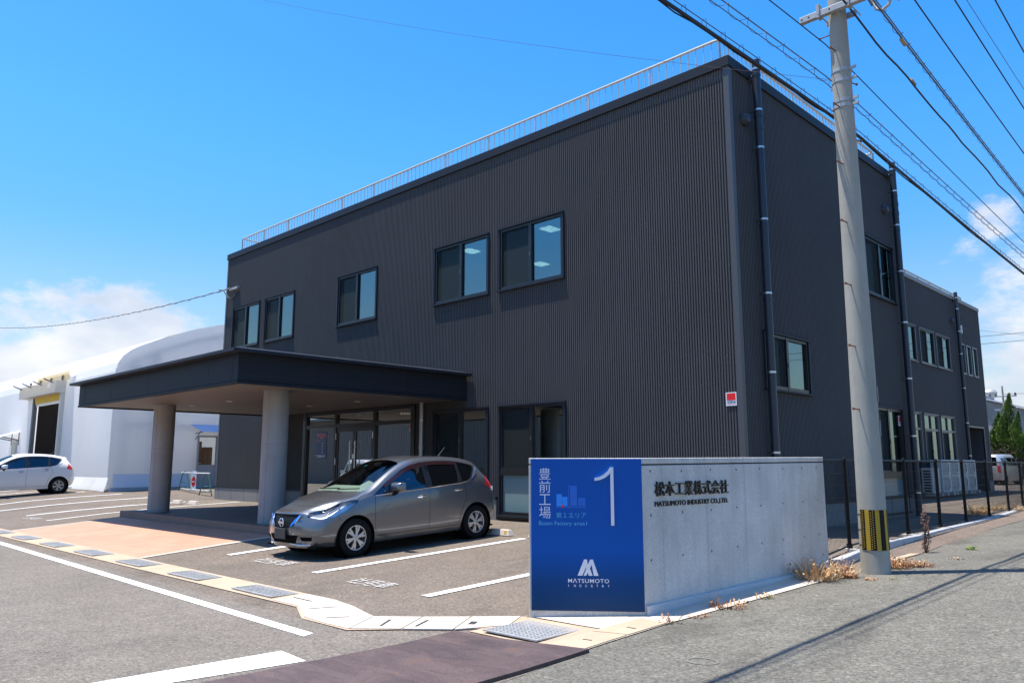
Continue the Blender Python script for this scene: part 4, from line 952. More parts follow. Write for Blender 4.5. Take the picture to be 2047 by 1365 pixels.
        shell_part(S, 'tail_light', [8], M_TAIL, root, -.004, pr)
        shell_part(S, 'grille_trim', [12], M_BLUECH, root, -.012, pr)
        shell_part(S, 'fog_recess', [14], M_GUN, root, .02, pr)
    shell_part(S, 'grille', [7], mat('grille_black', (.003,.003,.003), .6, bump=(90,.6), spec=.2), root, .012)
    shell_part(S, 'lower_intake', [10], M_GUN, root, .015)
    shell_part(S, 'rear_window', [9], M_PRIV, root, .004)
    S.bm.free()
    # white lens of the tail lights, wheel wells, underbody
    b_ = MB(); oo = ORG[root.name]; Q = lambda x, y, z: tuple(oo+Vector((x, y, z)))
    for ax_ in (.84, 3.44):
        for s in (1, -1):
            w2 = MB(); w2.lathe([(.352, .835*s), (.35, .80*s), (.35, .50*s), (.0, .50*s)], oo+Vector((ax_, 0, .31)), 'Y', 36); w2.build('wheel_well', M_GUN, root, smooth=True)
    b_.box(oo.x+.15, oo.x+3.95, oo.y-.72, oo.y+.72, oo.z+.19, oo.z+.215); b_.build('underbody', M_GUN, root)
    for s in (1, -1):
        tl = MB(); tl.obox(oo+Vector((3.925, .748*s, .875)), (.45,-.85*s,0), (0,0,1), (.85,.45*s,0), .045, .035, .012); tl.build('reversing_light', M_CLW, root, bevel=.006)
    # bumper strakes and lower lip at the front
    for s in (1, -1):
        m_ = MB(); m_.tube([oo+Vector(p) for p in ((.02,.30*s,.415),(.075,.46*s,.415),(.165,.62*s,.425),(.235,.70*s,.435))], [.008,.013,.013,.006], 8); m_.build('bumper_strake', M_CHROME if False else M_SILVERPAINT, root, smooth=True)
        m_ = MB(); m_.tube([oo+Vector(p) for p in ((.03,.22*s,.262),(.07,.42*s,.25),(.15,.56*s,.25),(.23,.68*s,.285))], [.006,.018,.018,.006], 8); m_.build('front_lip', M_SILVERPAINT, root, smooth=True)
    # badge, plate, emblem
    em = MB(); c = oo+Vector((-.004, 0, .585))
    em.tube([c+Vector((.004*abs(math.cos(t)), .062*math.cos(t), .062*math.sin(t))) for t in [2*math.pi*i/28 for i in range(28)]], .010, 8, close=True)
    em.box(c.x-.010, c.x+.006, c.y-.082, c.y+.082, c.z-.017, c.z+.017); em.build('badge', M_CHROME, root, smooth=True)
    lp = MB(); lp.box(oo.x-.035, oo.x-.022, oo.y-.165, oo.y+.165, oo.z+.335, oo.z+.50); lp.build('number_plate', mat('dark_plate', (.035,.037,.036), .6), root, bevel=.006)
    for s in (1, -1):
        gt = MB(); gt.tube([oo+Vector(p) for p in ((.085,.448*s,.705),(.06,.37*s,.62),(.035,.292*s,.53),(.02,.21*s,.488),(.012,.10*s,.482),(.010,.0,.482))], [.006,.010,.011,.011,.010,.010], 8); gt.build('grille_moulding', M_CHROME, root, smooth=True)
    # wipers, antenna, mirrors, handles, visors
    for y0, y1 in ((.52, -.08), (-.05, -.60)):
        wp = MB(); wp.tube([oo+Vector((1.0+.03*abs(y)/.5+.03*(i/6), y, 1.035+.018*(i/6))) for i in range(7) for y in [y0+(y1-y0)*i/6]], .009, 5); wp.build('wiper', M_BLACK, root)
    an = MB(); an.tube([oo+Vector(p) for p in ((3.33,.12,1.475),(3.36,.12,1.50),(3.53,.12,1.66))], [.014,.007,.004], 6); an.build('antenna', M_CABLEG, root, smooth=True)
    for s in (1, -1):
        mi = MB(); mi.add([tuple(oo+Vector((x, (.965+y)*s, 1.045+z))) for x, y, z in ((1.50,-.10,-.03),(1.50,.08,-.02),(1.50,.06,.05),(1.50,-.10,.055),(1.66,-.125,-.075),(1.66,.13,-.06),(1.66,.125,.075),(1.66,-.115,.085),(1.555,-.12,-.065),(1.555,.115,-.05),(1.555,.10,.08),(1.555,-.115,.085))], [(0,3,2,1),(0,1,9,8),(1,2,10,9),(2,3,11,10),(3,0,8,11),(8,9,5,4),(9,10,6,5),(10,11,7,6),(11,8,4,7),(4,5,6,7)])
        mo = mi.build('wing_mirror', paint, root, smooth=True, angle=60, bevel=.022, seg=3)
        gm = MB(); gm.box(oo.x+1.661, oo.x+1.665, oo.y+.965*s-.085, oo.y+.965*s+.085, oo.z+.985, oo.z+1.085); gm.build('mirror_glass', M_CHROME, mo, bevel=.002)
        sk = MB(); sk.tube([oo+Vector(p) for p in ((1.60,.82*s,.955),(1.60,.88*s,.965),(1.60,.93*s,1.0))], [.05,.04,.035], 8); sk.build('mirror_arm', M_BLACK, mo, smooth=True)
        for hx, hz in ((2.15,.852), (3.0,.905)):
            hd_ = MB(); yl = .84 if hx < 2.5 else .838
            hd_.tube([oo+Vector((hx-.085+.17*i/6, (yl+.012*math.sin(math.pi*i/6)+.012)*s, hz+.006*i/6)) for i in range(7)], .0135, 8); hd_.obox(oo+Vector((hx+.0, (yl+.002)*s, hz)), (1,0,0), (0,0,1), (0,1,0), .05, .032, .006)
            hd_.build('door_handle', M_CHROME, root, smooth=True)
        ch = MB(); ch.tube([oo+Vector((x, yy*s, z)) for x, yy, z in ((1.22,.818,.934),(1.6,.832,.952),(2.1,.834,.975),(2.6,.832,1.0),(3.1,.822,1.022),(3.30,.806,1.052),(3.40,.79,1.10),(3.50,.745,1.215),(3.555,.71,1.285))], .007, 6); ch.build('window_moulding', M_CHROME, root, smooth=True)
        vi = MB()
        pts = ((1.45,.722,1.09),(1.65,.712,1.205),(1.85,.69,1.305),(2.05,.655,1.37),(2.3,.637,1.413)); pr2 = ((2.36,.636,1.416),(2.6,.633,1.423),(2.85,.63,1.418),(3.08,.627,1.398))
        for seg in (pts, pr2):
            vs_ = []
            for x, yy, z in seg:
                vs_ += [(x, (yy+.014)*s, z+.012), (x, (yy+.048)*s, z-.05), (x, (yy+.03)*s, z-.055)]
            n_ = len(seg); vi.add([tuple(oo+Vector(p)) for p in vs_], [(3*i, 3*i+1, 3*i+4, 3*i+3) for i in range(n_-1)]+[(3*i+1, 3*i+2, 3*i+5, 3*i+4) for i in range(n_-1)])
        vi.build('window_visor', M_VISOR, root, smooth=True)
        md = MB(); md.box(oo.x+1.17, oo.x+1.185, oo.y+.70*s-.09, oo.y+.70*s+.09, oo.z+.13, oo.z+.33); md.build('mud_flap', M_BLACK, root)
        md = MB(); md.box(oo.x+3.77, oo.x+3.785, oo.y+.70*s-.09, oo.y+.70*s+.09, oo.z+.15, oo.z+.36); md.build('mud_flap', M_BLACK, root)
        for ax_ in (.84, 3.44): wheel(root, ax_, .835*s, .306, .196, 6 if style == 0 else 5, style=style)
        lettering('door_lettering', 'e-POWER', root, oo+Vector((1.30, .8505*s, .455)), (s, 0, 0), (0, 0, 1), .20, .028, M_CHROME, .01) if s > 0 else None
    # cabin: dashboard, wheel, seats
    b_ = MB(); b_.add([Q(1.04,-.62,1.0),Q(1.04,.62,1.0),Q(1.38,.68,1.075),Q(1.38,-.68,1.075),Q(1.55,-.70,1.0),Q(1.55,.70,1.0),Q(1.55,.70,.6),Q(1.55,-.70,.6)], [(0,1,2,3),(3,2,5,4),(4,5,6,7)])
    b_.add([Q(1.22,-.55,1.04),Q(1.26,-.18,1.04),Q(1.50,-.16,1.08),Q(1.5,-.56,1.08),Q(1.42,-.36,1.16)], [(0,1,4),(1,2,4),(2,3,4),(3,0,4)])
    b_.build('dashboard', M_DASH, root, smooth=True, angle=30)
    b_ = MB(); b_.tube([oo+Vector((1.63+.06*math.sin(t), -.36+.185*math.cos(t), 1.04+.17*math.sin(t))) for t in [2*math.pi*i/24 for i in range(24)]], .016, 6, close=True); b_.cyl(Q(1.60,-.36,1.0), Q(1.5,-.36,.95), .05, n=10); b_.build('steering_wheel', M_BLACK, root, smooth=True)
    for x in (2.05, 2.95):
        for y in (-.36, .36):
            b_ = MB(); b_.box(oo.x+x-.35, oo.x+x+.15, oo.y+y-.24, oo.y+y+.24, oo.z+.45, oo.z+.60)
            b_.add([Q(x+.05,y-.24,.55),Q(x+.05,y+.24,.55),Q(x+.22,y+.23,1.12),Q(x+.22,y-.23,1.12),Q(x+.2,y-.24,.5),Q(x+.2,y+.24,.5),Q(x+.33,y+.21,1.10),Q(x+.33,y-.21,1.10)], [(0,1,2,3),(4,7,6,5),(0,4,5,1),(2,6,7,3),(0,3,7,4),(1,5,6,2)])
            b_.box(oo.x+x+.22, oo.x+x+.31, oo.y+y-.13, oo.y+y+.13, oo.z+1.14, oo.z+1.31); b_.build('seat', M_SEAT, root, bevel=.03)
    b_ = MB(); b_.box(oo.x+1.2, oo.x+3.75, oo.y-.74, oo.y+.74, oo.z+.3, oo.z+.42); b_.build('cabin_floor', M_SEAT, root)
    b_ = MB(); b_.obox(oo+Vector((1.87,.0,1.40)), (0,1,0), (0,0,1), (1,0,0), .11, .03, .012); b_.build('rear_view_mirror', M_BLACK, root, bevel=.01)
    b_ = MB(); b_.add([Q(1.915,.44,1.385),Q(1.915,.37,1.395),Q(1.875,.37,1.382),Q(1.875,.44,1.372)], [(0,1,2,3)]); b_.build('inspection_sticker', mat('sticker_blue', (.05,.42,.75), .4), root)
    return root
def pose(root, loc, heading, tilt=0.):
    """front of the car points along -X local; heading turns it, tilt pitches it along the slope"""
    root.matrix_world = Matrix.Translation(loc) @ Matrix.Rotation(heading, 4, 'Z') @ Matrix.Rotation(tilt, 4, 'Y')
# local X runs from the nose to the tail: turned by +90 degrees it runs towards +y, so the nose faces the road
PX = -10.72-.835+.0
car = hatchback('grey_hatchback', 'dark grey metallic hatchback with red window visors parked beside the entrance canopy', M_GREYPAINT, (0, 0, 0), 'hatchbacks parked in the bays')
car['label'] = 'dark grey metallic hatchback with red window visors parked beside the entrance canopy'
yf, yr = 7.40, 10.0; zf, zr = -.24, -.12
sl_ = math.atan2(zr-zf, yr-yf)
pose(car, Vector((PX, yf-.84*math.cos(sl_), zf-.84*math.sin(sl_))), R(90), -sl_)
# ---------------------------------------------------------------- the white hatchback by the tent hall: same body, white paint, its own wheels
def recolour(o, table):
    for ch in [o]+list(o.children_recursive):
        if ch.type == 'MESH':
            for i, s_ in enumerate(ch.material_slots):
                if s_.material in table:
                    new = table[s_.material]; s_.link = 'OBJECT'; s_.material = new
wcar = copy_tree(car); wcar['label'] = 'white hatchback parked in front of the white tent hall, cut by the left edge'
recolour(wcar, {M_GREYPAINT: M_WHITEPAINT, M_VISOR: mat('smoked_visor', (.02,.02,.022), .2), M_PRIV: M_PRIV})
pose(wcar, Vector((-34.65, 9.62-3.44, .05)), R(90), -.022)
# ---------------------------------------------------------------- wheel stops
def wheel_stop(x, y, label, w=.60, refl=True):
    z = h(x, y)+.004; t = thing('wheel_stop', label, 'wheel stop', (x, y, z), 'concrete wheel stops in the parking bays')
    b_ = MB(); y0, y1 = -.085, .085
    P = [(-w/2, y0, 0), (w/2, y0, 0), (w/2, y1, 0), (-w/2, y1, 0), (-w/2+.05, y0+.035, .11), (w/2-.05, y0+.035, .11), (w/2-.05, y1-.035, .11), (-w/2+.05, y1-.035, .11)]
    b_.add([(x+a, y+c, z+d) for a, c, d in P], [(0,3,2,1),(4,5,6,7),(0,1,5,4),(1,2,6,5),(2,3,7,6),(3,0,4,7)]); b_.build('block', M_CONCW, t, bevel=.01)
    for s in ((-1, 1) if refl else ()):
        b_ = MB(); k = w/2-.10
        b_.add([(x+s*k-.035, y-.076, z+.035), (x+s*k+.035, y-.076, z+.035), (x+s*k+.035, y-.058, z+.09), (x+s*k-.035, y-.058, z+.09)], [(0,1,2,3)]); b_.build('reflector', M_YELLOW, t)
wheel_stop(-10.68, 10.55, 'white wheel stop touching the near rear tyre of the grey hatchback')
wheel_stop(-12.15, 10.55, 'white wheel stop behind the far rear tyre of the grey hatchback')
wheel_stop(-9.62, 10.55, 'white wheel stop showing at the left edge of the blue sign panel')
wheel_stop(-25.55, 10.75, 'low wheel stop just right of the far canopy column, further from the building', refl=False)
wheel_stop(-24.60, 10.85, 'low wheel stop right of the far canopy column, closest to the building', refl=False)
wheel_stop(-34.6, 10.0, 'wheel stop behind the rear wheel of the white hatchback', .7, False)
# ---------------------------------------------------------------- company sign wall
sw = thing('sign_wall', 'fair faced concrete wall with blue company panel on its angled end', 'sign wall', (-4.70, 6.65, h(-4.7, 6.65)))
Lp, Cp, Rp = (-5.58, 5.92), (-4.70, 6.65), (-4.57, 10.70); Bk = [(-4.77,10.70),(-4.915,6.75),(-5.70,6.07)]
poly = [Lp, Cp, Rp]+Bk
def ztop(x, y): return 1.272+.0095*max(0, y-6.65)
def wallslab(name, poly, zf0, zf1, m, bevel=.006):
    b_ = MB(); n = len(poly)
    b_.add([(x, y, zf0(x, y)) for x, y in poly]+[(x, y, zf1(x, y)) for x, y in poly], [tuple(range(n-1, -1, -1)), tuple(range(n, 2*n))]+[(i, (i+1) % n, n+(i+1) % n, n+i) for i in range(n)])
    return b_.build(name, m, sw, bevel=bevel)
wallslab('wall', poly, lambda x, y: h(x, y)-.15, lambda x, y: ztop(x, y)-.075, M_SIGNCONC)
inn = [(-5.565,5.935),(-4.71,6.66),(-4.58,10.69),(-4.76,10.69),(-4.905,6.74),(-5.69,6.06)]
wallslab('cap_groove', inn, lambda x, y: ztop(x, y)-.0748, lambda x, y: ztop(x, y)-.0602, M_DARKSEAM, 0)
wallslab('cap', poly, lambda x, y: ztop(x, y)-.06, lambda x, y: ztop(x, y), M_SIGNCONC)
ft = [(-4.699,6.66),(-4.665,6.655),(-4.47,10.74),(-4.571,10.70)]
wallslab('footing', ft, lambda x, y: h(x, y)-.2, lambda x, y: -.165+.0115*(y-6.65), mat('footing_concrete', (.52,.525,.53), .85, noise=(2,.08), fine=(70,.06)))
ud = Vector((Rp[0]-Cp[0], Rp[1]-Cp[1], 0)); Ll = ud.length; ud.normalize(); nd_ = Vector((ud.y, -ud.x, 0))
def onwall(y, z, d=0): t = (y-6.65)/ud.y; return Vector((-4.70, 6.65, 0))+ud*t+Vector((0, 0, z))+nd_*d
b_ = MB()
for y in (6.98,7.80,8.62,9.44,10.22,10.62):
    for z0, z1 in ((-.14+.0115*(y-6.65), ztop(0,y)-.076), (ztop(0,y)-.058, ztop(0,y)-.004)):
        b_.quad(onwall(y-.003,z0,.0012), onwall(y+.003,z0,.0012), onwall(y+.003,z1,.0012), onwall(y-.003,z1,.0012))
b_.build('formwork_joint', M_JOINT, sw)
b_ = MB()
for y, z in [(6.79,1.14),(7.34,1.14),(7.9,1.15),(8.45,1.15),(8.99,1.16),(9.56,1.16),(10.07,1.16),(10.48,1.17),(6.78,.7),(7.34,.71),(7.89,.71),(8.43,.72),(8.98,.72),(9.52,.73),(10.05,.73),(10.47,.74),(6.77,.26),(7.32,.27),(7.87,.27),(8.41,.28),(8.96,.28),(9.49,.29),(10.03,.29),(10.45,.3)]:
    c = onwall(y, z, .001); n = 12; b_.add([c+ud*(.014*math.cos(2*math.pi*i/n))+Vector((0,0,.014*math.sin(2*math.pi*i/n))) for i in range(n)], [tuple(range(n))])
b_.build('tie_hole', mat('tie_hole_shade', (.16,.155,.14), .9), sw)
M_LETTERING = mat('black_steel_letter', (.012,.011,.010), .4)
lettering('company_name', '松本工業株式会社', sw, onwall(6.85,.885), ud, (0,0,1), 1.39, .150, M_LETTERING, 0, .022)
lettering('company_name', 'MATSUMOTO INDUSTRY CO.,LTD.', sw, onwall(6.845,.775), ud, (0,0,1), 1.39, .060, M_LETTERING, 0, .012)
# blue panel and what is printed on it
pu = Vector((Cp[0]-Lp[0], Cp[1]-Lp[1], 0)); pw = pu.length; pu.normalize(); pn = Vector((pu.y, -pu.x, 0))
def blue_mat():
    m = bpy.data.materials.new('blue_sign_sheet'); m.use_nodes = True; t = m.node_tree; n = t.nodes; l = t.links; b = n['Principled BSDF']; b.inputs['Roughness'].default_value = .35; b.inputs['Specular IOR Level'].default_value = .2
    tc = n.new('ShaderNodeTexCoord'); sp = n.new('ShaderNodeSeparateXYZ'); l.new(tc.outputs['Object'], sp.inputs[0])
    r = n.new('ShaderNodeValToRGB'); mr_ = n.new('ShaderNodeMapRange'); mr_.inputs['From Min'].default_value = -.0; mr_.inputs['From Max'].default_value = 1.55; l.new(sp.outputs['Z'], mr_.inputs[0]); l.new(mr_.outputs[0], r.inputs[0])
    e = r.color_ramp.elements; e[0].position = .05; e[0].color = (.001,.036,.112,1); e[1].position = .40; e[1].color = (.0004,.085,.385,1)
    q = e.new(.20); q.color = (.0006,.048,.18,1)
    l.new(r.outputs[0], b.inputs['Base Color']); return m                       # the printed sheet itself runs from navy to bright blue
M_BLUE = blue_mat(); M_PRINT = mat('sign_white_print', (.72,.74,.80), .4); M_CYANP = mat('sign_cyan_print', (.10,.45,.72), .4); M_LB = mat('map_light_blue', (.012,.26,.85), .4); M_MB = mat('map_mid_blue', (.004,.13,.56), .4)
Hp = 1.485; zb_ = -.222
def onp(px, py, d=0):                         # panel place from its left edge and top, in thousandths of the width
    return Vector((Lp[0], Lp[1], 0))+pu*(.024+(pw-.028)*px/1000)+Vector((0, 0, zb_+Hp*(1-py/1320)))+pn*d
b_ = MB(); b_.slab([onp(0,1320), onp(1000,1320), onp(1000,0), onp(0,0)], pn, .012); pan = b_.build('sign_panel', M_BLUE, sw)
zx = lambda x: (x-62)/935*1000; zy = lambda y: (y-75)/1235*1320
def ptext(s_, x0, x1, y0, y1, m_, bo=0., nm='panel_lettering', d=.0135, sp=1.):
    o_ = onp(zx(x0), zy(y1), d-.0012); w = (zx(x1)-zx(x0))/1000*(pw-.028); hh = (zy(y1)-zy(y0))/1320*Hp
    lettering(nm, s_, pan, o_, pu, (0,0,1), w, hh, m_, bo, .0012, sp)
def ppoly(pts, m_, nm, d=.0135):
    b_ = MB(); b_.quad(*[onp(zx(x), zy(y), d) for x, y in pts]); return b_.build(nm, m_, pan)
for ch, y0, y1 in (('豊',150,245),('前',255,355),('工',368,456),('場',470,568)): ptext(ch, 130, 227, y0, y1, M_PRINT, -.004)
ptext('第１エリア', 273, 526, 517, 563, M_CYANP, -.006)
ptext('Buzen Factory', 128, 404, 590, 632, M_CYANP, -.002); ptext('area1', 422, 531, 592, 622, M_CYANP, -.002)
ppoly([(277,466),(277,368),(322,368),(322,389),(370,389),(370,466)][::-1], M_LB, 'map_block'); ppoly([(393,464),(450,464),(450,298),(393,298)], M_MB, 'map_block'); ppoly([(460,464),(520,464),(520,398),(460,398)], M_MB, 'map_block')
ppoly([(270,479),(528,479),(528,470),(270,470)], M_MB, 'map_road'); ppoly([(377,469),(384,469),(384,288),(377,288)], M_MB, 'map_road')
for s_, x, y in (('１',320,418),('２',416,372),('３',484,428)): ptext(s_, x, x+11, y, y+24, M_BLUE, 0, d=.0148)
c = onp(zx(330), zy(467), .0150); b_ = MB(); b_.add([c+pu*(.0135*math.cos(2*math.pi*i/16))+Vector((0,0,.0135*math.sin(2*math.pi*i/16))) for i in range(16)], [tuple(range(16))]); b_.build('map_dot', M_RED, pan)
# the big figure 1: raised letter
fl = [(733,622),(760,622),(760,145),(733,145)]
cv = [(733,145),(712,178),(680,206),(640,226),(600,234),(600,257),(645,250),(690,231),(720,208),(733,192)]
b_ = MB(); b_.slab([onp(zx(x), zy(y), .014) for x, y in fl], pn, .02)
for i in range(4): b_.slab([onp(zx(x), zy(y), .014) for x, y in (cv[i], cv[i+1], cv[9-i-1], cv[9-i])], pn, .0198)
b_.build('figure_one', M_PRINT, pan)
# emblem: two interlocked peaks
ppoly([(447,1028),(487,1028),(531,930),(528,898),(503,898)], M_PRINT, 'emblem', .0137)
ppoly([(515,962),(540,1028),(572,1028),(541,940),(531,930)], M_PRINT, 'emblem', .0134)
ppoly([(497,1028),(519,1028),(578,918),(578,898),(553,898),(541,925)], M_PRINT, 'emblem', .0141)
ppoly([(566,945),(582,1028),(621,1028),(578,905)], M_PRINT, 'emblem', .0145)
ptext('MΛTSUMOTO', 368, 708, 1052, 1086, M_PRINT, .008, sp=1.12)
for i, ch in enumerate('INDUSTRY'): ptext(ch, 370+i*46.5, 370+i*46.5+(3 if ch == 'I' else 15), 1099, 1119, M_PRINT, .004)
# ---------------------------------------------------------------- mesh fence along the side yard
fen = thing('mesh_fence', 'black welded mesh fence between the sign wall and the side yard', 'fence', (-4.84, 11.99, 0))
fp = [(-4.72,10.85),(-4.80,11.99),(-4.86,13.4),(-4.90,14.81),(-4.98,16.85),(-5.06,18.85),(-5.2,21.23),(-5.45,24.15),(-5.75,27.1),(-6.1,30.1),(-6.5,33.2),(-7.0,36.4)]
for i, (x, y) in enumerate(fp):
    if i == 0: continue
    z = h(x, y); b_ = MB(); b_.cyl((x, y, z-.1), (x, y, 1.285), .030, n=12); b_.lathe([(.0,1.325),(.022,1.318),(.034,1.30),(.034,1.283)], (x, y, 0), 'Z', 12); b_.cyl((x, y, z+.02), (x, y, z+.09), .042, n=12)
    po2 = b_.build('post', M_FENCE, fen, smooth=True)
    b_ = MB(); b_.box(x-.13, x+.13, y-.10, y+.10, z-.05, z+.022); b_.build('post_footing', M_CONCW, po2)
for (x0, y0), (x1, y1) in zip(fp, fp[1:]):
    A = Vector((x0, y0, 0)); B = Vector((x1, y1, 0)); d = (B-A).normalized(); A = A+d*.035; B = B-d*.035; nn = Vector((d.y, -d.x, 0))
    za = h(x0, y0)+.07; zbb = h(x1, y1)+.07; b_ = MB(); ln = (B-A).length; n_ = int(ln/.05)
    for i in range(n_+1):
        q = A.lerp(B, i/n_); zz = za+(zbb-za)*i/n_
        b_.tube([(q.x, q.y, zz), (q.x, q.y, 1.27)], .0022, 3)
    for k in range(8):
        f_ = k/7; z0 = za+(1.265-za)*f_; z1 = zbb+(1.265-zbb)*f_
        b_.tube([(A.x+nn.x*.004, A.y+nn.y*.004, z0), (B.x+nn.x*.004, B.y+nn.y*.004, z1)], .0032, 4)
    b_.tube([(A.x, A.y, 1.275), (B.x, B.y, 1.275)], .016, 8); b_.tube([(A.x, A.y, za-.01), (B.x, B.y, zbb-.01)], .014, 8)
    b_.build('mesh_panel', M_FENCE, fen)
# ---------------------------------------------------------------- utility pole
PXx, PYy = -3.95, 10.65; pz = h(PXx, PYy)
pole = thing('utility_pole', 'tall concrete utility pole with yellow and black striped guard at its foot', 'utility pole', (PXx, PYy, pz))
def prad(z): return .178-.0075*(z-pz)
b_ = MB(); b_.lathe([(prad(z), z-pz) for z in [pz-.2]+[pz+i*.5 for i in range(25)]], (PXx, PYy, pz), 'Z', 40); b_.build('shaft', M_POLE, pole, smooth=True)
def stepbolt(z, ang):
    b_ = MB(); u = Vector((math.cos(ang), math.sin(ang), 0)); c = Vector((PXx, PYy, z)); r = prad(z)
    b_.cyl(c+u*(r-.02), c+u*(r+.15), .009, n=8); b_.cyl(c+u*(r+.145), c+u*(r+.16), .018, n=10); b_.build('step_bolt', M_RUST, pole, smooth=True)
for z, a in ((1.92,-94),(2.75,-94),(3.58,-94),(4.45,-94),(5.28,-94),(6.12,-94),(6.95,-94),(7.29,180),(5.7,68),(6.55,68)): stepbolt(z, R(a))
def band(z, hh=.05, m_=M_GALV, t=.006):
    b_ = MB(); r = prad(z); b_.lathe([(r+.001,-hh/2),(r+t,-hh/2),(r+t,hh/2),(r+.001,hh/2)], (PXx, PYy, z), 'Z', 32)
    for a in (R(150), R(-15)): u = Vector((math.cos(a), math.sin(a), 0)); b_.obox(Vector((PXx, PYy, z))+u*(r+.05), u, (0,0,1), u.cross(Vector((0,0,1))), .055, .018, .012)
    b_.build('pole_band', m_, pole, smooth=True)
for z in (6.67, 6.52, 6.22, 6.14): band(z)
# striped guard: dotted black and yellow strips round the front
gd = MB(); gy = MB(); a0, a1 = R(-122), R(38); ns = 8; z0, z1 = pz+.30, pz+.80
for i in range(ns):
    e0 = i+(.15 if i % 2 else 0); e1 = i+1+(0 if i % 2 else .15); t0 = a0+(a1-a0)*e0/ns; t1 = a0+(a1-a0)*e1/ns; tgt = gy if i % 2 else gd
    for k in range(4):
        u0 = t0+(t1-t0)*k/4; u1 = t0+(t1-t0)*(k+1)/4; r0, r1 = prad(z0)+.006, prad(z1)+.006
        P = [(PXx+r0*math.cos(u0), PYy+r0*math.sin(u0), z0), (PXx+r0*math.cos(u1), PYy+r0*math.sin(u1), z0), (PXx+r1*math.cos(u1), PYy+r1*math.sin(u1), z1), (PXx+r1*math.cos(u0), PYy+r1*math.sin(u0), z1)]
        tgt.quad(*P)
grd = gd.build('striped_guard', M_BLACK, pole, smooth=True); gy.build('yellow_strip', M_YELLOW, grd, smooth=True)
dt = MB()
for i in range(ns):
    if i > 3: continue
    for row in range(17):
        for c_ in range(2):
            t = a0+(a1-a0)*(i+.3+.4*c_)/ns; z = z0+.02+row*.028+(.014 if c_ else 0); r = prad(z)+.009; u = Vector((math.cos(t), math.sin(t), 0)); w = Vector((-u.y, u.x, 0)); ce = Vector((PXx, PYy, z))+u*r
            dt.quad(ce-w*.006-Vector((0,0,.006)), ce+w*.006-Vector((0,0,.006)), ce+w*.006+Vector((0,0,.006)), ce-w*.006+Vector((0,0,.006)))
dt.build('guard_stud', M_YELLOW, grd)
for z in (z0+.06, z0+.25, z0+.44): band_ = MB(); r = prad(z); band_.lathe([(r+.001,-.006),(r+.004,-.006),(r+.004,.006),(r+.001,.006)], (PXx, PYy, z), 'Z', 32); band_.build('guard_strap', M_CABLEG, pole)
for z, hh, w in ((2.12,.19,.05),(1.68,.20,.035)):
    b_ = MB(); a = R(22); u = Vector((math.cos(a), math.sin(a), 0)); b_.obox(Vector((PXx, PYy, z))+u*(prad(z)+.006), u.cross(Vector((0,0,1))), (0,0,1), u, w/2+.02, hh/2, .004); b_.build('number_tag', M_GALV, pole)
arm = MB(); ay = PYy-prad(7.6)-.045; arm.box(-4.42, -2.65, ay-.04, ay+.04, 7.52, 7.61); ar = arm.build('cross_arm', M_GALV, pole, bevel=.004)
for x in (-4.14, -3.72, -3.2):
    b_ = MB(); b_.box(x-.02, x+.02, ay-.055, ay+.055, 7.50, 7.70); b_.cyl((x, ay-.06, 7.56), (x, ay+.42, 7.56), .009, n=6); b_.build('arm_clamp', M_GALV, ar)
b_ = MB(); b_.box(-4.16, -3.74, PYy+prad(7.6)+.0, PYy+prad(7.6)+.04, 7.52, 7.6); b_.build('back_strap', M_GALV, ar)
b_ = MB()
for x in (-4.38, -4.28, -3.98, -3.55, -3.42): b_.box(x-.012, x+.012, ay-.0415, ay-.03, 7.555, 7.575)
b_.build('arm_slot', M_DARKSEAM, ar)
# conduit loop hanging from the arm
b_ = MB(); b_.tube([(-3.42,ay-.02,8.6),(-3.42,ay-.02,7.75),(-3.41,ay-.02,7.45),(-3.36,ay-.02,7.30),(-3.28,ay-.02,7.26),(-3.20,ay-.02,7.30),(-3.16,ay-.02,7.42),(-3.15,ay-.02,8.6)], [.013,.013,.016,.022,.022,.022,.022,.020], 8)
b_.build('conduit_loop', M_GALV, ar, smooth=True)
b_ = MB(); b_.tube([(-3.66,ay-.05,8.5),(-3.58,ay-.05,7.8),(-3.46,ay-.05,7.52),(-3.40,ay-.05,7.36)], .014, 8); b_.tube([(-3.5,ay-.05,8.5),(-3.32,ay-.05,7.75),(-3.2,ay-.05,7.44)], .012, 8); b_.build('drop_cable', M_CABLE, ar, smooth=True)
# ---------------------------------------------------------------- overhead cables: each a thing, running along the road past the pole
def cat(p0, p1, sag, n=40):
    p0 = Vector(p0); p1 = Vector(p1); return [p0.lerp(p1, i/n)-Vector((0, 0, sag*4*(i/n)*(1-i/n))) for i in range(n+1)]
def wob(P, a, f):
    return [p+Vector((a*math.sin(f*i*1.3), 0, a*math.sin(f*i)+a*.5*math.sin(f*2.3*i+1))) for i, p in enumerate(P)]
def helix(P, r, turns_per_m):
    out_ = []; acc = 0; prev = P[0]
    fine = []
    for a, c in zip(P, P[1:]):
        k = max(2, int((c-a).length*turns_per_m*9))
        fine += [a.lerp(c, i/k) for i in range(k)]
    for p in fine:
        acc += (p-prev).length; prev = p; t = acc*turns_per_m*2*math.pi
        out_.append(p+Vector((r*math.cos(t), 0, r*math.sin(t))))
    return out_
def cable(label, P, r, m_=M_CABLE, n=6, extra=None, group='overhead cables along the road', nm='overhead_cable'):
    t = thing(nm, label, 'cable', tuple(P[0]), group)
    b_ = MB(); b_.tube(P, r, n); b_.build('conductor', m_, t, smooth=True)
    for en, eb, em in (extra or []): eb.build(en, em, t)
    return t
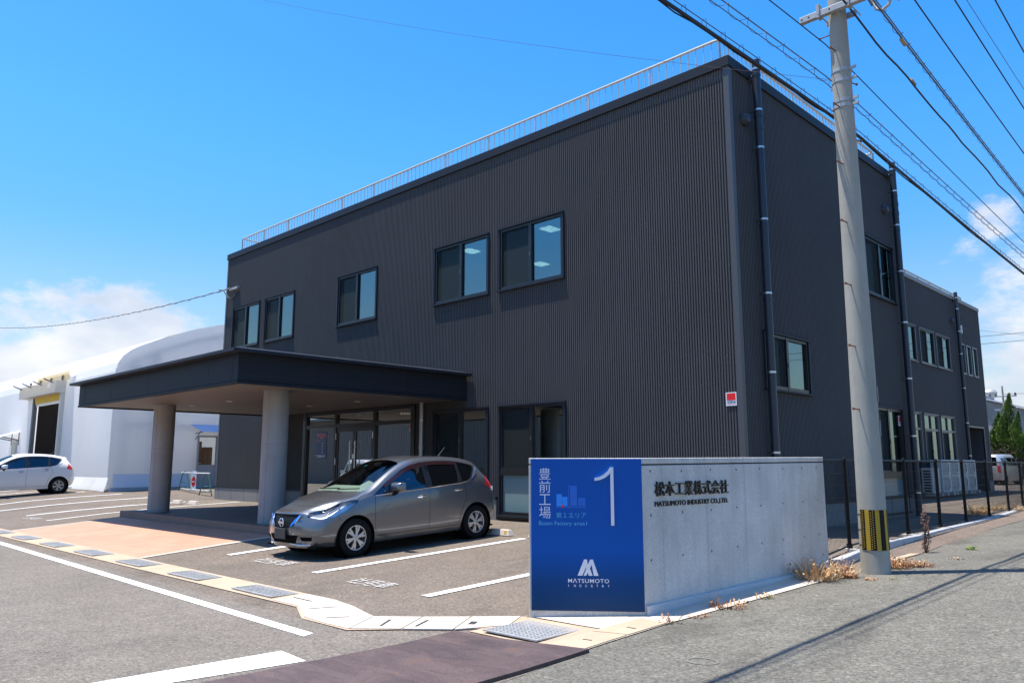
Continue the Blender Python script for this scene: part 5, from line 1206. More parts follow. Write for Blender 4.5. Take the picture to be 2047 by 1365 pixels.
def hangers(P, dz, every, x=.035):
    b_ = MB(); acc = 0
    for a, c in zip(P, P[1:]):
        L_ = (c-a).length; s_ = (every-acc) % every
        while s_ < L_:
            q = a.lerp(c, s_/L_); b_.tube([q+Vector((-x,0,0)), q+Vector((-x*.3,0,dz*1.35)), q+Vector((x,0,dz*1.2)), q+Vector((x,.01,0))], .0038, 3); s_ += every
        acc = (acc+L_) % every
    return b_
pA = cat((-4.17,1.0,5.75), (-4.17,10.6,6.13), -.03, 30)+cat((-4.13,10.7,6.13), (-4.05,60,6.1), .55, 50)[1:]
ms = MB(); ms.tube([p+Vector((.01,0,.075)) for p in pA], .006, 5)
bun = MB(); bun.tube(wob([p+Vector((.02,0,-.022)) for p in pA], .008, 1.9), .011, 5); bun.tube(wob([p+Vector((-.02,0,-.012)) for p in pA], .009, 1.3), .009, 5)
cable('thick black bundled telephone cable with wire hangers, lowest of the cables left of the pole', pA, .021, M_CABLE, 8, [('messenger_wire', ms, M_CABLEG), ('hanger', hangers(pA, .075, .42), M_CABLEG), ('side_cable', bun, M_CABLE)])
pB = cat((-4.18,3.0,6.30), (-4.15,10.6,6.67), -.02, 24)+cat((-4.12,10.7,6.66), (-4.05,60,6.6), .55, 50)[1:]
sp = MB(); sp.tube(helix([p-Vector((0,0,.05)) for p in pB if p.y < 34], .058, 2.1), .0036, 3); tw = MB(); tw.tube([p-Vector((0,0,.11)) for p in pB], .006, 5)
cable('thin twin cable wrapped in a wide open wire spiral, middle left of the pole', pB, .008, M_CABLEG, 5, [('spiral_hanger', sp, M_CABLEG), ('lower_wire', tw, M_CABLEG)])
pC = cat((-4.15,4.0,6.75), (-4.12,10.6,7.14), -.03, 20)+cat((-4.1,10.7,7.12), (-4.0,60,6.9), .75, 50)[1:]
cable('plain thin dark wire reaching the pole just under the cross arm from the upper left', pC, .008, M_CABLE, 5)
pD = wob(cat((-3.75,9.9,7.57), (-3.65,60,7.3), 1.0, 120), .012, .9)
jb = MB(); jb.cyl(Vector((-3.75,13.05,7.38)), Vector((-3.75,13.25,7.36)), .026, n=10)
cable('wavy black cable with a tan splice sleeve leaving the cross arm to the right', pD, .014, M_CABLE, 7, [('splice_sleeve', jb, mat('tan_sleeve', (.40,.27,.13), .7))])
pE = cat((-3.3,9.6,7.40), (-3.2,60,7.2), 1.35, 60)
sp = MB(); sp.tube(helix([p-Vector((0,0,.03)) for p in pE if p.y < 34], .045, 3.2), .0036, 3); tw = MB(); tw.tube([p-Vector((0,0,.06)) for p in pE], .012, 5)
jb = MB(); jb.cyl(Vector((-3.3,11.2,7.14)), Vector((-3.3,11.36,7.12)), .026, n=10)
cable('grey spiral wrapped cable right of the wavy cable, leaving the cross arm', pE, .008, M_CABLEG, 5, [('spiral_hanger', sp, M_CABLEG), ('carried_cable', tw, M_CABLEG), ('splice_sleeve', jb, MATS['tan_sleeve'])])
cable('first plain black wire right of the spiral cable at the top right', cat((-3.0,8.6,7.68), (-3.0,60,7.5), 1.15, 40), .010)
cable('second plain black wire from the right edge at the top right', cat((-2.6,8.6,7.68), (-2.6,60,7.6), 1.15, 40), .010)
cable('hair thin pale wire between the two right hand black wires', cat((-2.5,8.6,7.66), (-2.5,60,7.8), .85, 40), .0045, M_CABLEG)
cable('outermost black wire in the top right corner of the photo', cat((-2.2,8.6,7.72), (-2.2,60,7.6), 1.3, 40), .010)
cable('long thin wire running from the pole over the roof corner to the upper left', cat((-4.1,10.6,6.60), (-22,8.4,15.4), .25, 40), .0035, mat('copper_wire', (.16,.10,.08), .5), 4, None, None)
pK = cat((-25.95,12.30,7.33), (-75,12.3,12.6), 1.0, 60)
tw = MB(); tw.tube(helix([p for p in pK], .03, .8), .012, 4)
cable('braided service cable running from the wall bracket over the tent hall', [p for p in pK], .016, mat('service_cable', (.30,.28,.25), .7), 5, [('twisted_strand', tw, mat('service_strand', (.42,.40,.37), .7))], None, 'service_cable')
b_ = MB(); b_.tube([(-26.9,12.31,7.42),(-26.55,12.32,7.36),(-26.25,12.36,7.05),(-25.98,12.36,6.98),(-25.82,12.38,7.08),(-25.80,12.44,7.2)], .022, 8)
tag(b_.build('cable_loop', M_CABLEG, None, smooth=True), 'grey slack cable loop entering the wall under the bracket', 'cable')
cable('thin wire leaving the wing wall towards the far right', cat((-9.85,38.6,7.2), (6,62,7.4), .5, 30), .006, M_CABLEG, 4, None, None)
cable('upper of the two distant wires crossing the sky beyond the wing', cat((-60,95,15.5), (40,80,13.2), .6, 30), .03, M_CABLEG, 4, None, 'distant wires beyond the wing')
cable('lower of the two distant wires crossing the sky beyond the wing', cat((-60,95,14.7), (40,80,12.5), .6, 30), .03, M_CABLEG, 4, None, 'distant wires beyond the wing')
# ---------------------------------------------------------------- tent hall: membrane over steel frames
def fabric():
    m = bpy.data.materials.new('white_membrane'); m.use_nodes = True; t = m.node_tree; n = t.nodes; l = t.links; b = n['Principled BSDF']; b.inputs['Base Color'].default_value = (.93,.93,.92,1); b.inputs['Roughness'].default_value = .6
    tr = n.new('ShaderNodeBsdfTranslucent'); tr.inputs[0].default_value = (.95,.95,.93,1); mx_ = n.new('ShaderNodeMixShader'); mx_.inputs[0].default_value = .40
    tc = n.new('ShaderNodeTexCoord'); mp_ = n.new('ShaderNodeMapping'); mp_.inputs['Scale'].default_value = (.7,.7,.12); l.new(tc.outputs['Object'], mp_.inputs[0])
    x = n.new('ShaderNodeTexNoise'); x.inputs['Scale'].default_value = 2.2; x.inputs['Detail'].default_value = 6; l.new(mp_.outputs[0], x.inputs['Vector'])
    bp = n.new('ShaderNodeBump'); bp.inputs['Strength'].default_value = .35; bp.inputs['Distance'].default_value = .12; l.new(x.outputs['Fac'], bp.inputs['Height']); l.new(bp.outputs[0], b.inputs['Normal']); l.new(bp.outputs[0], tr.inputs['Normal'])
    l.new(b.outputs[0], mx_.inputs[1]); l.new(tr.outputs[0], mx_.inputs[2]); l.new(mx_.outputs[0], n['Material Output'].inputs[0]); return m
M_TENT = fabric(); M_TENTIN = mat('cream_membrane', (.66,.56,.36), .7); M_FRAME = mat('tent_frame_steel', (.10,.11,.12), .6); M_DOORGREY = mat('grey_door', (.42,.43,.44), .5)
TX, TY, TZ = -33.0, 11.08, .24
tent = thing('tent_hall', 'big white membrane tent hall with curved roof and roller door', 'tent hall', (TX, TY, TZ))
half = [(0,.0),(0,1.0),(0,2.5),(0,4.0),(.0,4.9),(.07,5.25),(.25,5.55),(.55,5.82),(.95,6.05),(1.9,6.5),(3.2,7.0),(4.4,7.35),(6.0,7.75),(8.0,8.05),(9.6,8.15)]
half = [(y, z if z > .3 else .3) for y, z in half]; half[0] = (0, .24)
prof = [(TY+y, z) for y, z in half]+[(TY+19.2-y, z) for y, z in half[-2::-1]]
opx = (-43.75, -39.2); opz = 4.98
b_ = MB(); xs = [TX, -36, opx[1], opx[0], -47, -52, -58, -66, -76]
for xa, xb in zip(xs, xs[1:]):
    for (ya, za_), (yb, zb2) in zip(prof, prof[1:]):
        if xa == opx[1] and ya < TY+.01 and yb < TY+.01 and zb2 <= 4.0: continue
        b_.quad((xa, ya, za_), (xb, ya, za_), (xb, yb, zb2), (xa, yb, zb2))
b_.quad((opx[1],TY,4.0),(opx[0],TY,4.0),(opx[0],TY,4.0),(opx[1],TY,4.0)) if False else None
mem = b_.build('membrane', M_TENT, tent, smooth=True, angle=50)
# gable with the door opening left out
gy0, gy1, gz = 14.55, 15.45, 2.45
b_ = MB(); n_ = len(prof)
ys = sorted(set([p[0] for p in prof if p[1] >= 4.9]+[gy0, gy1, TY, TY+19.2]))
def roofz(y):
    best = None
    for (ya, za_), (yb, zb2) in zip(prof, prof[1:]):
        if min(ya, yb)-1e-6 <= y <= max(ya, yb)+1e-6:
            z = za_ if abs(yb-ya) < 1e-6 else za_+(zb2-za_)*(y-ya)/(yb-ya); best = max(z, zb2 if abs(yb-ya) < 1e-6 else z) if best is None else max(best, z)
    return best
for ya, yb in zip(ys, ys[1:]):
    zl = gz if gy0-1e-6 <= ya and yb <= gy1+1e-6 else .27
    b_.quad((TX, ya, zl), (TX, yb, zl), (TX, yb, roofz(yb)), (TX, ya, roofz(ya)))
b_.build('gable_membrane', M_TENT, tent)
b_ = MB()
rs = random.Random(3)
def skirt(p0, p1, n, out_, zt=.72):
    p0 = Vector(p0); p1 = Vector(p1); vs_ = []
    for i in range(n+1):
        q = p0.lerp(p1, i/n); w = .05+.06*rs.random()
        vs_ += [(q.x+out_[0]*.004, q.y+out_[1]*.004, zt), (q.x+out_[0]*.03, q.y+out_[1]*.03, zt-.12), (q.x+out_[0]*w, q.y+out_[1]*w, .45), (q.x+out_[0]*(w+.07), q.y+out_[1]*(w+.07), h(q.x, q.y)+.012)]
    b_.add(vs_, [(4*i+k, 4*i+4+k, 4*i+5+k, 4*i+1+k) for i in range(n) for k in range(3)])
skirt((TX+.1,TY,0), (opx[1]+.1,TY,0), 22, (0,-1)); b_.build('ground_skirt', M_TENT, tent, smooth=True, angle=70)
b_ = MB(); b_.box(TX-.1, TX+.09, TY+.1, TY+19, .15, .33); b_.build('ground_rail', mat('blue_white_rail', (.45,.52,.62), .6), tent)
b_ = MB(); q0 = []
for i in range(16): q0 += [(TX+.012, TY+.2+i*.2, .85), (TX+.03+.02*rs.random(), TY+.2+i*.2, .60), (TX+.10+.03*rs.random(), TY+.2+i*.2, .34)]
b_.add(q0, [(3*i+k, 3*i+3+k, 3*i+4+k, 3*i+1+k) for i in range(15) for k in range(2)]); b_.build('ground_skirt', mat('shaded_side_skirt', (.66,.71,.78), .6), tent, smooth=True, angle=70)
b_ = MB(); ca = [(TX+.01, TY-.01, z+.04*k) for z in frange(.9, 5.0, .12) for k in (0,)]
for x, y, z in ca: b_.obox((x, y, z), (1,0,0), (0,1,0), (0,0,1), .018, .018, .03)
b_.build('corner_lacing', M_TENT, tent)
# steel frames inside (their shade shows through the lit membrane)
b_ = MB()
def arch(x, off=.45):
    P = [(x, min(max(y, TY+off), TY+19.2-off), z-off if z > 4.5 else z) for y, z in prof]; b_.tube(P, .06, 5)
for x in (TX-.22, -38.3, -43.9, -49.5, -55): arch(x)
for y in (12.6, 15.9, 20.6): b_.cyl((TX-.22, y, .2), (TX-.22, y, roofz(y)-.5), .10, n=6)
for z in (2.9, 5.2): b_.cyl((TX-.22, TY+.4, z), (TX-.22, TY+18.8, z), .06, n=6)
b_.build('steel_frame', M_FRAME, tent)
# roller door with box, awning flap on struts, dark curtain and inner wall
b_ = MB(); b_.box(-45.0, -39.15, TY-.42, TY+.02, 4.42, 4.98); bx_ = b_.build('shutter_box', mat('cream_shutter_box', (.56,.53,.47), .5), tent, bevel=.02)
b_ = MB()
for dx in (0, .22): b_.box(-40.35+dx, -40.18+dx, TY-.424, TY-.42, 4.68, 4.90)
b_.build('box_notice', M_STKW, bx_)
b_ = MB(); b_.quad((opx[0]+.05,TY-.05,4.12),(opx[1]-.15,TY-.05,4.12),(opx[1]-.15,TY-.08,4.44),(opx[0]+.05,TY-.08,4.44)); b_.build('shutter_curtain', mat('yellow_shutter', (.72,.47,.03), .6), tent)
b_ = MB(); b_.box(opx[1]-.18, opx[1]+.02, TY-.16, TY+.06, .2, 4.42); b_.build('door_post', mat('cream_post', (.58,.56,.51), .5), tent); b_ = MB(); b_.box(opx[0]-.02, opx[0]+.2, TY-.1, TY+.06, .2, 4.42); b_.build('door_post', M_FRAME, tent)
b_ = MB(); b_.quad((opx[0]-.4,TY+2.6,.3),(-40.2,TY+2.6,.3),(-40.2,TY+2.6,4.6),(opx[0]-.4,TY+2.6,4.6)); b_.quad((opx[0]+.25,TY+.1,.3),(opx[0]+.25,TY+2.6,.3),(opx[0]+.25,TY+2.6,4.6),(opx[0]+.25,TY+.1,4.6)); b_.build('dark_curtain', mat('dark_brown_curtain', (.016,.011,.009), .9), tent)
b_ = MB(); b_.box(-40.2, -39.9, TY+1.2, TY+1.3, .3, 4.4); b_.box(-41.2, -38.6, TY+1.35, TY+1.42, 2.3, 2.42); b_.build('inner_frame', M_FRAME, tent)
b_ = MB(); b_.quad((-41.2,TY+3.2,.3),(-34.5,TY+3.2,.3),(-34.5,TY+3.2,4.9),(-41.2,TY+3.2,4.9)); b_.quad((opx[0],TY+.02,4.98),(opx[1]+.35,TY+.02,4.98),(opx[1]+.35,TY+.02,5.42),(opx[0],TY+.02,5.42)); b_.build('inner_lining', M_TENTIN, tent)
b_ = MB(); b_.add([(-45.6,TY-1.55,5.02),(-38.9,TY-1.55,5.12),(-38.0,TY-.02,5.58),(-45.0,TY-.02,5.56),(-45.6,TY-1.55,5.00),(-38.9,TY-1.55,5.10)], [(0,1,2,3),(0,4,5,1)]); aw = b_.build('door_awning', M_TENT, tent)
b_ = MB()
for x in (-44.6,-43,-41.3,-39.6): b_.tube([(x,TY-.02,4.72),(x-.03,TY-.8,5.05)], .03, 5); b_.tube([(x,TY-.04,4.6),(x,TY-.04,5.25)], .045, 5)
b_.build('awning_strut', M_FRAME, aw)
# two small doors with little awnings
def tent_door(axis, c0, c1, z0, z1, awn):
    f = MB()
    if axis == 'g':
        f.box(TX-.06, TX+.05, c0, c0+.07, z0, z1); f.box(TX-.06, TX+.05, c1-.07, c1, z0, z1); f.box(TX-.06, TX+.052, c0+.07, c1-.07, z1-.07, z1)
        f.box(TX-.03, TX+.02, c0+.07, c1-.07, z0, z0+.85); f.box(TX-.03, TX+.02, c0+.07, c1-.07, z0+.85, z0+.92)
    d = f.build('door', M_DOORGREY, tent)
    p = MB(); p.box(TX-.012, TX-.006, c0+.07, c1-.07, z0+.92, z1-.07); p.build('pane', glass('door_glass', (.9,.88,.82), .06), d)
    p = MB(); p.obox((TX+.05, c0+.13, z0+.98), (1,0,0), (0,1,0), (0,0,1), .03, .05, .012); p.build('handle', M_STRAP, d)
    a_ = MB(); a_.add([(TX+.02,c0-.35,awn),(TX+.02,c1+.2,awn),(TX+.75,c1+.1,awn-.32),(TX+.75,c0-.15,awn-.32)], [(0,1,2,3)]); w_ = a_.build('small_awning', mat('blue_awning', (.42,.55,.78), .5), tent)
    a_ = MB()
    for y in (c0-.1, c1+.05): a_.tube([(TX,y,awn-.38),(TX+.72,y,awn-.32)], .02, 5); a_.tube([(TX,y,awn-.62),(TX+.5,y,awn-.3)], .015, 5)
    a_.build('awning_strut', M_FRAME, w_)
tent_door('g', gy0, gy1, .30, gz, 2.90)
f = MB(); f.box(-47.1, -46.2, TY-.05, TY+.02, .25, 2.5); d = f.build('door', M_DOORGREY, tent); p = MB(); p.box(-46.95, -46.35, TY-.056, TY-.05, 1.2, 2.35); p.build('pane', M_GLASSLOW, d)
a_ = MB(); a_.add([(-47.8,TY,2.88),(-45.7,TY,2.90),(-45.9,TY-.8,2.62),(-48.0,TY-.8,2.58)], [(0,1,2,3)]); w_ = a_.build('small_awning', M_TENT, tent)
a_ = MB()
for x in (-47.3,-46.0): a_.tube([(x,TY,2.45),(x,TY-.75,2.6)], .03, 5); a_.tube([(x,TY,2.2),(x,TY,2.85)], .035, 5)
a_.build('awning_strut', M_FRAME, w_)
bxs = [((-33.75,14.80,.35),(.6,.46,1.12),'brown cardboard carton at the bottom of the stack behind the tent door window'), ((-33.78,14.80,1.475),(.55,.46,.37),'brown cardboard carton, second from top behind the tent door window'), ((-33.76,14.78,1.85),(.5,.42,.36),'brown cardboard carton, topmost behind the tent door window'), ((-33.72,15.25,.35),(.5,.40,1.62),'tall brown carton pile at the right of the tent door window'),
       ((-39.75,TY+1.9,.3),(.7,.6,1.3),'dark brown carton standing inside the roller door opening')]
for (x, y, z), (w, d, hh), lb in bxs:
    t = thing('cardboard_box', lb, 'box', (x, y, z), 'cartons stored in the tent hall')
    b_ = MB(); b_.box(x-w/2, x+w/2, y-d/2, y+d/2, z, z+hh); b_.build('carton', M_CARD, t, bevel=.006)
    b_ = MB(); b_.box(x+w/2+.001, x+w/2+.003, y-.03, y+.03, z, z+hh); b_.build('packing_tape', mat('brown_tape', (.22,.10,.04), .4), t)
t = thing('storage_bin', 'white slant lidded bin beside the tent hall, just above the white hatchback roof', 'bin', (-46.0, 8.6, .2))
b_ = MB(); b_.add([(-47.4,8.2,.2),(-45.2,8.2,.2),(-45.2,9.4,.2),(-47.4,9.4,.2),(-47.4,8.2,1.55),(-45.6,8.2,1.75),(-45.6,9.4,1.75),(-47.4,9.4,1.55),(-45.2,8.2,1.45),(-45.2,9.4,1.45)], [(0,3,2,1),(4,5,6,7),(5,8,9,6),(0,1,8,5,4),(1,2,9,8),(2,3,7,6,9),(3,0,4,7)]); b_.build('bin_body', M_WHITE, t, bevel=.01)
b_ = MB(); b_.box(-45.195,-45.18,8.3,9.3,.9,1.3); b_.build('bin_flap', M_GALV, t)
# ---------------------------------------------------------------- pipe barrier with a no entry board
bz = h(-29.5, 12.2)
ba = thing('pipe_barrier', 'green legged pipe barrier with a no entry board beside the tent door', 'barrier', (-29.6, 12.9, bz))
M_GREENP = mat('green_steel', (.05,.17,.13), .5); M_PIPEW = mat('white_pipe', (.62,.64,.62), .4, .3)
def aframe(x, y):
    b_ = MB(); z = h(x, y)+.005
    b_.tube([(x-.30,y-.1,z),(x-.12,y-.05,z+.62),(x-.04,y,z+.76),(x+.04,y,z+.76),(x+.12,y+.05,z+.62),(x+.30,y+.1,z)], .022, 8); b_.tube([(x-.2,y-.07,z+.33),(x+.2,y+.07,z+.33)], .014, 6); b_.tube([(x-.27,y-.09,z+.12),(x+.27,y+.09,z+.12)], .012, 6)
    b_.build('leg_frame', M_GREENP, ba, smooth=True)
fa = [(-31.2,13.35),(-28.2,12.85)]
for p in fa: aframe(*p)
z = bz
for zz in (.78, .16):
    b_ = MB(); b_.tube([(fa[0][0]-.2,fa[0][1]-.05,z+zz),(fa[1][0]+.5,fa[1][1]-.1,z+zz)], .024, 8); b_.build('rail', M_PIPEW, ba, smooth=True)
b_ = MB(); bc = Vector((-29.75,13.07,z+.48)); U = Vector((.86,.5,0)).normalized(); Nn = Vector((U.y,-U.x,0)); b_.obox(bc, U, (0,0,1), Nn, .11, .38, .006); bd = b_.build('board', M_WHITE, ba)
b_ = MB(); b_.add([bc+Nn*.0075+U*(.088*math.cos(2*math.pi*i/24))+Vector((0,0,-.02+.19*math.sin(2*math.pi*i/24))) for i in range(24)], [tuple(range(24))]); b_.build('red_disc', M_RED, bd)
b_ = MB(); b_.quad(*[bc+Nn*.009+U*a+Vector((0,0,-.02+c)) for a, c in ((-.06,-.022),(.06,-.022),(.06,.022),(-.06,.022))]); b_.build('white_bar', M_STKW, bd)
# ---------------------------------------------------------------- outdoor air conditioner units beside the wing
M_ACW = mat('ac_casing', (.56,.57,.55), .5); M_ACGR = mat('ac_grille', (.30,.33,.33), .6)
def acunit(x0, x1, y0, y1, z0, z1, label, side=False):
    t = thing('air_conditioner', label, 'air conditioner', ((x0+x1)/2, (y0+y1)/2, z0), 'outdoor air conditioner units beside the wing')
    b_ = MB(); b_.box(x0, x1, y0+.01, y1-.01, z0+.09, z1); b_.build('casing', M_ACW, t, bevel=.012)
    g = MB(); ym = (y0+y1)/2
    for zc in ((z0+.09+(z1-z0)*.25), (z0+.09+(z1-z0)*.70)):
        g.box(x1+.001, x1+.006, y0+.07, y1-.3, zc-.22*(z1-z0), zc+.2*(z1-z0))
    g.build('fan_grille', M_ACGR, t)
    g = MB(); g.box(x1+.001, x1+.012, y1-.27, y1-.25, z0+.25, z0+.55); g.box(x1+.001, x1+.012, y1-.27, y1-.25, z1-.45, z1-.15); g.build('handle', M_DARKSEAM, t)
    g = MB(); g.box(x0+.04, x0+.30, y0+.1, y0+.25, z0-.03, z0+.09); g.build('foot', M_CONCW, t); g = MB(); g.box(x1-.20, x1+.12, y0+.08, y0+.26, z0-.03, z0+.09); g.build('foot', M_CONCW, t); g = MB(); g.box(x1-.20, x1+.12, y1-.26, y1-.08, z0-.03, z0+.09); g.build('foot', M_CONCW, t)
    if side:
        g = MB(); n_ = 8; zz0 = z0+.12; zz1 = z1-.06
        for i in range(n_): 
            za_ = zz0+(zz1-zz0)*i/n_; g.box(x0+.06, x1-.06, y0+.004, y0+.009, za_+.015, za_+(zz1-zz0)/n_-.02)
        g.build('side_slots', M_DARKSEAM, t)
zg = .07
acunit(-9.66, -9.30, 31.0, 31.85, .12, 1.10, 'low outdoor unit with open slotted side, first in the row beside the wing', True)
aclab = ['tall double fan outdoor unit, first after the low slotted one', 'tall double fan outdoor unit, second after the low slotted one', 'tall double fan outdoor unit, third in the row, before the fence post gap', 'tall double fan outdoor unit, last in the row near the dark passage']
for i in range(4): acunit(-9.68, -9.28, 32.1+i*1.12, 33.16+i*1.12, .13, 1.40, aclab[i])
# ---------------------------------------------------------------- silver minivan beyond the wing
def boxvan(name, label, paint, loc, cat_, group=None, Ln=4.2, Wd=.80, Ht=1.80, tint=True):
    root = thing(name, label, cat_, loc, group)
    hw = Wd
    zs = lambda r: tuple(r)
    st = [((.10,.06,.08,.14,.22,.34),(.22,.40,.66,.84,.90,.96),(.66,.72,.74,.72,.66,.56)),
          ((.50,)*6,(.22,.40,.70,.95,1.03,1.10),(.76,.80,.82,.80,.74,.62)),
          ((.78,.78,.78,.80,.84,.90),(.22,.40,.72,1.0,1.15,1.28),(.77,.81,.83,.81,.74,.64)),
          ((1.25,1.25,1.25,1.25,1.25,1.27),(.22,.40,.74,1.03,1.36,1.66),(.77,.81,.83,.815,.75,.62)),
          ((1.9,)*6,(.22,.40,.74,1.04,1.40,1.72),(.77,.81,.83,.815,.76,.64)),
          ((2.8,)*6,(.22,.40,.74,1.05,1.42,1.73),(.77,.81,.83,.815,.76,.64)),
          ((3.6,)*6,(.24,.42,.74,1.06,1.41,1.70),(.77,.81,.83,.815,.75,.63)),
          ((4.10,4.14,4.15,4.13,4.08,4.00),(.27,.44,.76,1.05,1.38,1.64),(.70,.75,.77,.76,.70,.58))]
    kx = Ln/4.2; kz = Ht/1.78; kw = Wd/.83
    side = [[(x*kx, l_*kw, z*kz) for x, z, l_ in zip(*s_)] for s_ in st]
    tz = [(.24,.97),(.46,1.12),(.82,1.30),(1.2,1.70),(1.9,1.77),(2.8,1.78),(3.6,1.75),(4.06,1.69)]
    top = [[(x*kx, l_*kw, (z-.012*k)*kz) for k, l_ in enumerate((0,.23,.43))] for x, z in tz]
    fz = (.22,.40,.66,.84,.90); fx = {0:(.02,-.03,-.01,.05,.12), 1:(.03,-.02,0,.06,.13), 2:(.06,.01,.03,.09,.17)}
    front = [[(fx[k][c]*kx, (0,.3,.55)[k]*kw, fz[c]*kz) for c in range(5)]+[top[0][k]] for k in range(3)]
    rz = (.27,.44,.76,1.05,1.38); rx = {0:(4.17,4.22,4.23,4.21,4.15), 1:(4.165,4.215,4.225,4.205,4.145), 2:(4.14,4.19,4.2,4.18,4.12)}
    rear = [[(rx[k][c]*kx, (0,.28,.54)[k]*kw, rz[c]*kz) for c in range(5)]+[top[-1][k]] for k in range(3)]
    S = Shell(lattice_body(side, top, front, rear, 3)); K = lambda p: (p[0]*kx, p[1]*kw, p[2]*kz); SD = (0,1,0); sl = lambda c, n: abs(c.y) > .4 and abs(n.y) > .3
    for ax_ in (.72, 3.42): S.cut([(ax_*kx+.33*math.cos(2*math.pi*i/24), 0, .29+.33*math.sin(2*math.pi*i/24)) for i in range(24)], SD, 11, lambda c, n: abs(c.y) > .45 and c.z < .75)
    S.cut([K((0,-.60,1.08)),K((0,.60,1.08)),K((0,.56,1.58)),K((0,-.56,1.58))], (1,0,0), 9, lambda c, n: c.x > 3.7*kx and n.x > .2)
    S.cut([K((0,-.62,1.10)),K((0,.62,1.10)),K((0,.55,1.62)),K((0,-.55,1.62))], (1,0,0), 1, lambda c, n: c.x < 1.35*kx and c.z > 1.02*kz and n.x < -.15)
    for q in ([(1.05,1.08),(1.95,1.09),(1.95,1.56),(1.38,1.56)], [(2.03,1.09),(3.0,1.10),(3.0,1.56),(2.03,1.57)], [(3.08,1.10),(3.92,1.11),(3.86,1.52),(3.08,1.56)]): S.cut([(x*kx,0,z*kz) for x, z in q], SD, 3, sl)
    S.seam([(1.99*kx,0,1.6*kz),(1.99*kx,0,.3*kz)], SD, .012, 5, sl); S.seam([(3.04*kx,0,1.6*kz),(3.04*kx,0,.3*kz)], SD, .012, 5, sl)
    S.seam([(0,-.66*kw,.62*kz),(0,.66*kw,.62*kz)], (1,0,0), .012, 5, lambda c, n: c.x > 3.8*kx)
    for s in (1, -1):
        S.cut([K((0,.60*s,1.10)),K((0,.76*s,1.10)),K((0,.775*s,.70)),K((0,.64*s,.70))], (1,0,0), 8, lambda c, n: c.x > 3.8*kx and n.x > .1)
        S.cut([K((0,.42*s,.86)),K((0,.72*s,.90)),K((0,.74*s,.70)),K((0,.46*s,.70))], (1,0,0), 6, lambda c, n: c.x < .6 and n.x < -.1)
    shell_part(S, 'body', [0], paint, root); shell_part(S, 'body_seam', [5], M_GUN, root, .006); shell_part(S, 'windscreen', [1], M_PRIV, root, .004); shell_part(S, 'rear_window', [9], M_PRIV, root, .004)
    for s in (1, -1):
        pr = lambda c, s=s: c.y*s > 0
        shell_part(S, 'side_window', [3], M_PRIV, root, .006, pr); shell_part(S, 'tail_light', [8], M_TAIL, root, -.006, pr); shell_part(S, 'headlight', [6], M_CLW, root, -.004, pr)
        for ax_ in (.72, 3.42):
            wheel(root, ax_*kx, .80*s*kw, .285, .18, 6)
            w2 = MB(); oo = ORG[root.name]; w2.lathe([(.33,.80*s*kw),(.33,.5*s),(0,.5*s)], oo+Vector((ax_*kx,0,.29)), 'Y', 24); w2.build('wheel_well', M_GUN, root)
        oo = ORG[root.name]; mi = MB(); mi.obox(oo+Vector((1.0*kx,.93*s*kw,1.10*kz)), (1,0,0), (0,1,0), (0,0,1), .05, .09, .08); mi.build('wing_mirror', paint, root, bevel=.03)
    S.bm.free(); oo = ORG[root.name]
    pl_ = MB(); pl_.box(oo.x+4.235*kx, oo.x+4.245*kx, oo.y-.165, oo.y+.165, oo.z+.80*kz, oo.z+.80*kz+.165); pl_.build('number_plate', M_STKW, root)
    pl_ = MB(); pl_.box(oo.x-.045, oo.x-.03, oo.y-.165, oo.y+.165, oo.z+.42, oo.z+.58); pl_.build('number_plate', M_YELLOW, root)
    pl_ = MB(); pl_.tube([oo+Vector((4.235*kx,-.28,1.0*kz)), oo+Vector((4.25*kx,0,1.0*kz)), oo+Vector((4.235*kx,.28,1.0*kz))], .015, 6); pl_.build('tailgate_garnish', M_CHROME, root)
    pl_ = MB(); pl_.box(oo.x+.2, oo.x+4.0*kx, oo.y-.7*kw, oo.y+.7*kw, oo.z+.2, oo.z+.24); pl_.build('underbody', M_GUN, root)
    return root
mv = boxvan('minivan', 'silver minivan seen from behind, past the far end of the wing', M_SILVERPAINT, (0,0,0), 'minivan', None, 4.4, .85, 1.84)
pose(mv, Vector((-12.95, 58.3, h(-12.95, 56)+.005)), R(-90-3)); 
kv = boxvan('kei_van', 'small white van parked across the driveway, mirrored in the entrance doors', M_WHITEPAINT, (0,0,0), 'van', None, 3.4, .74, 1.9)
pose(kv, Vector((-41.0, -2.6, -.36)), R(10))
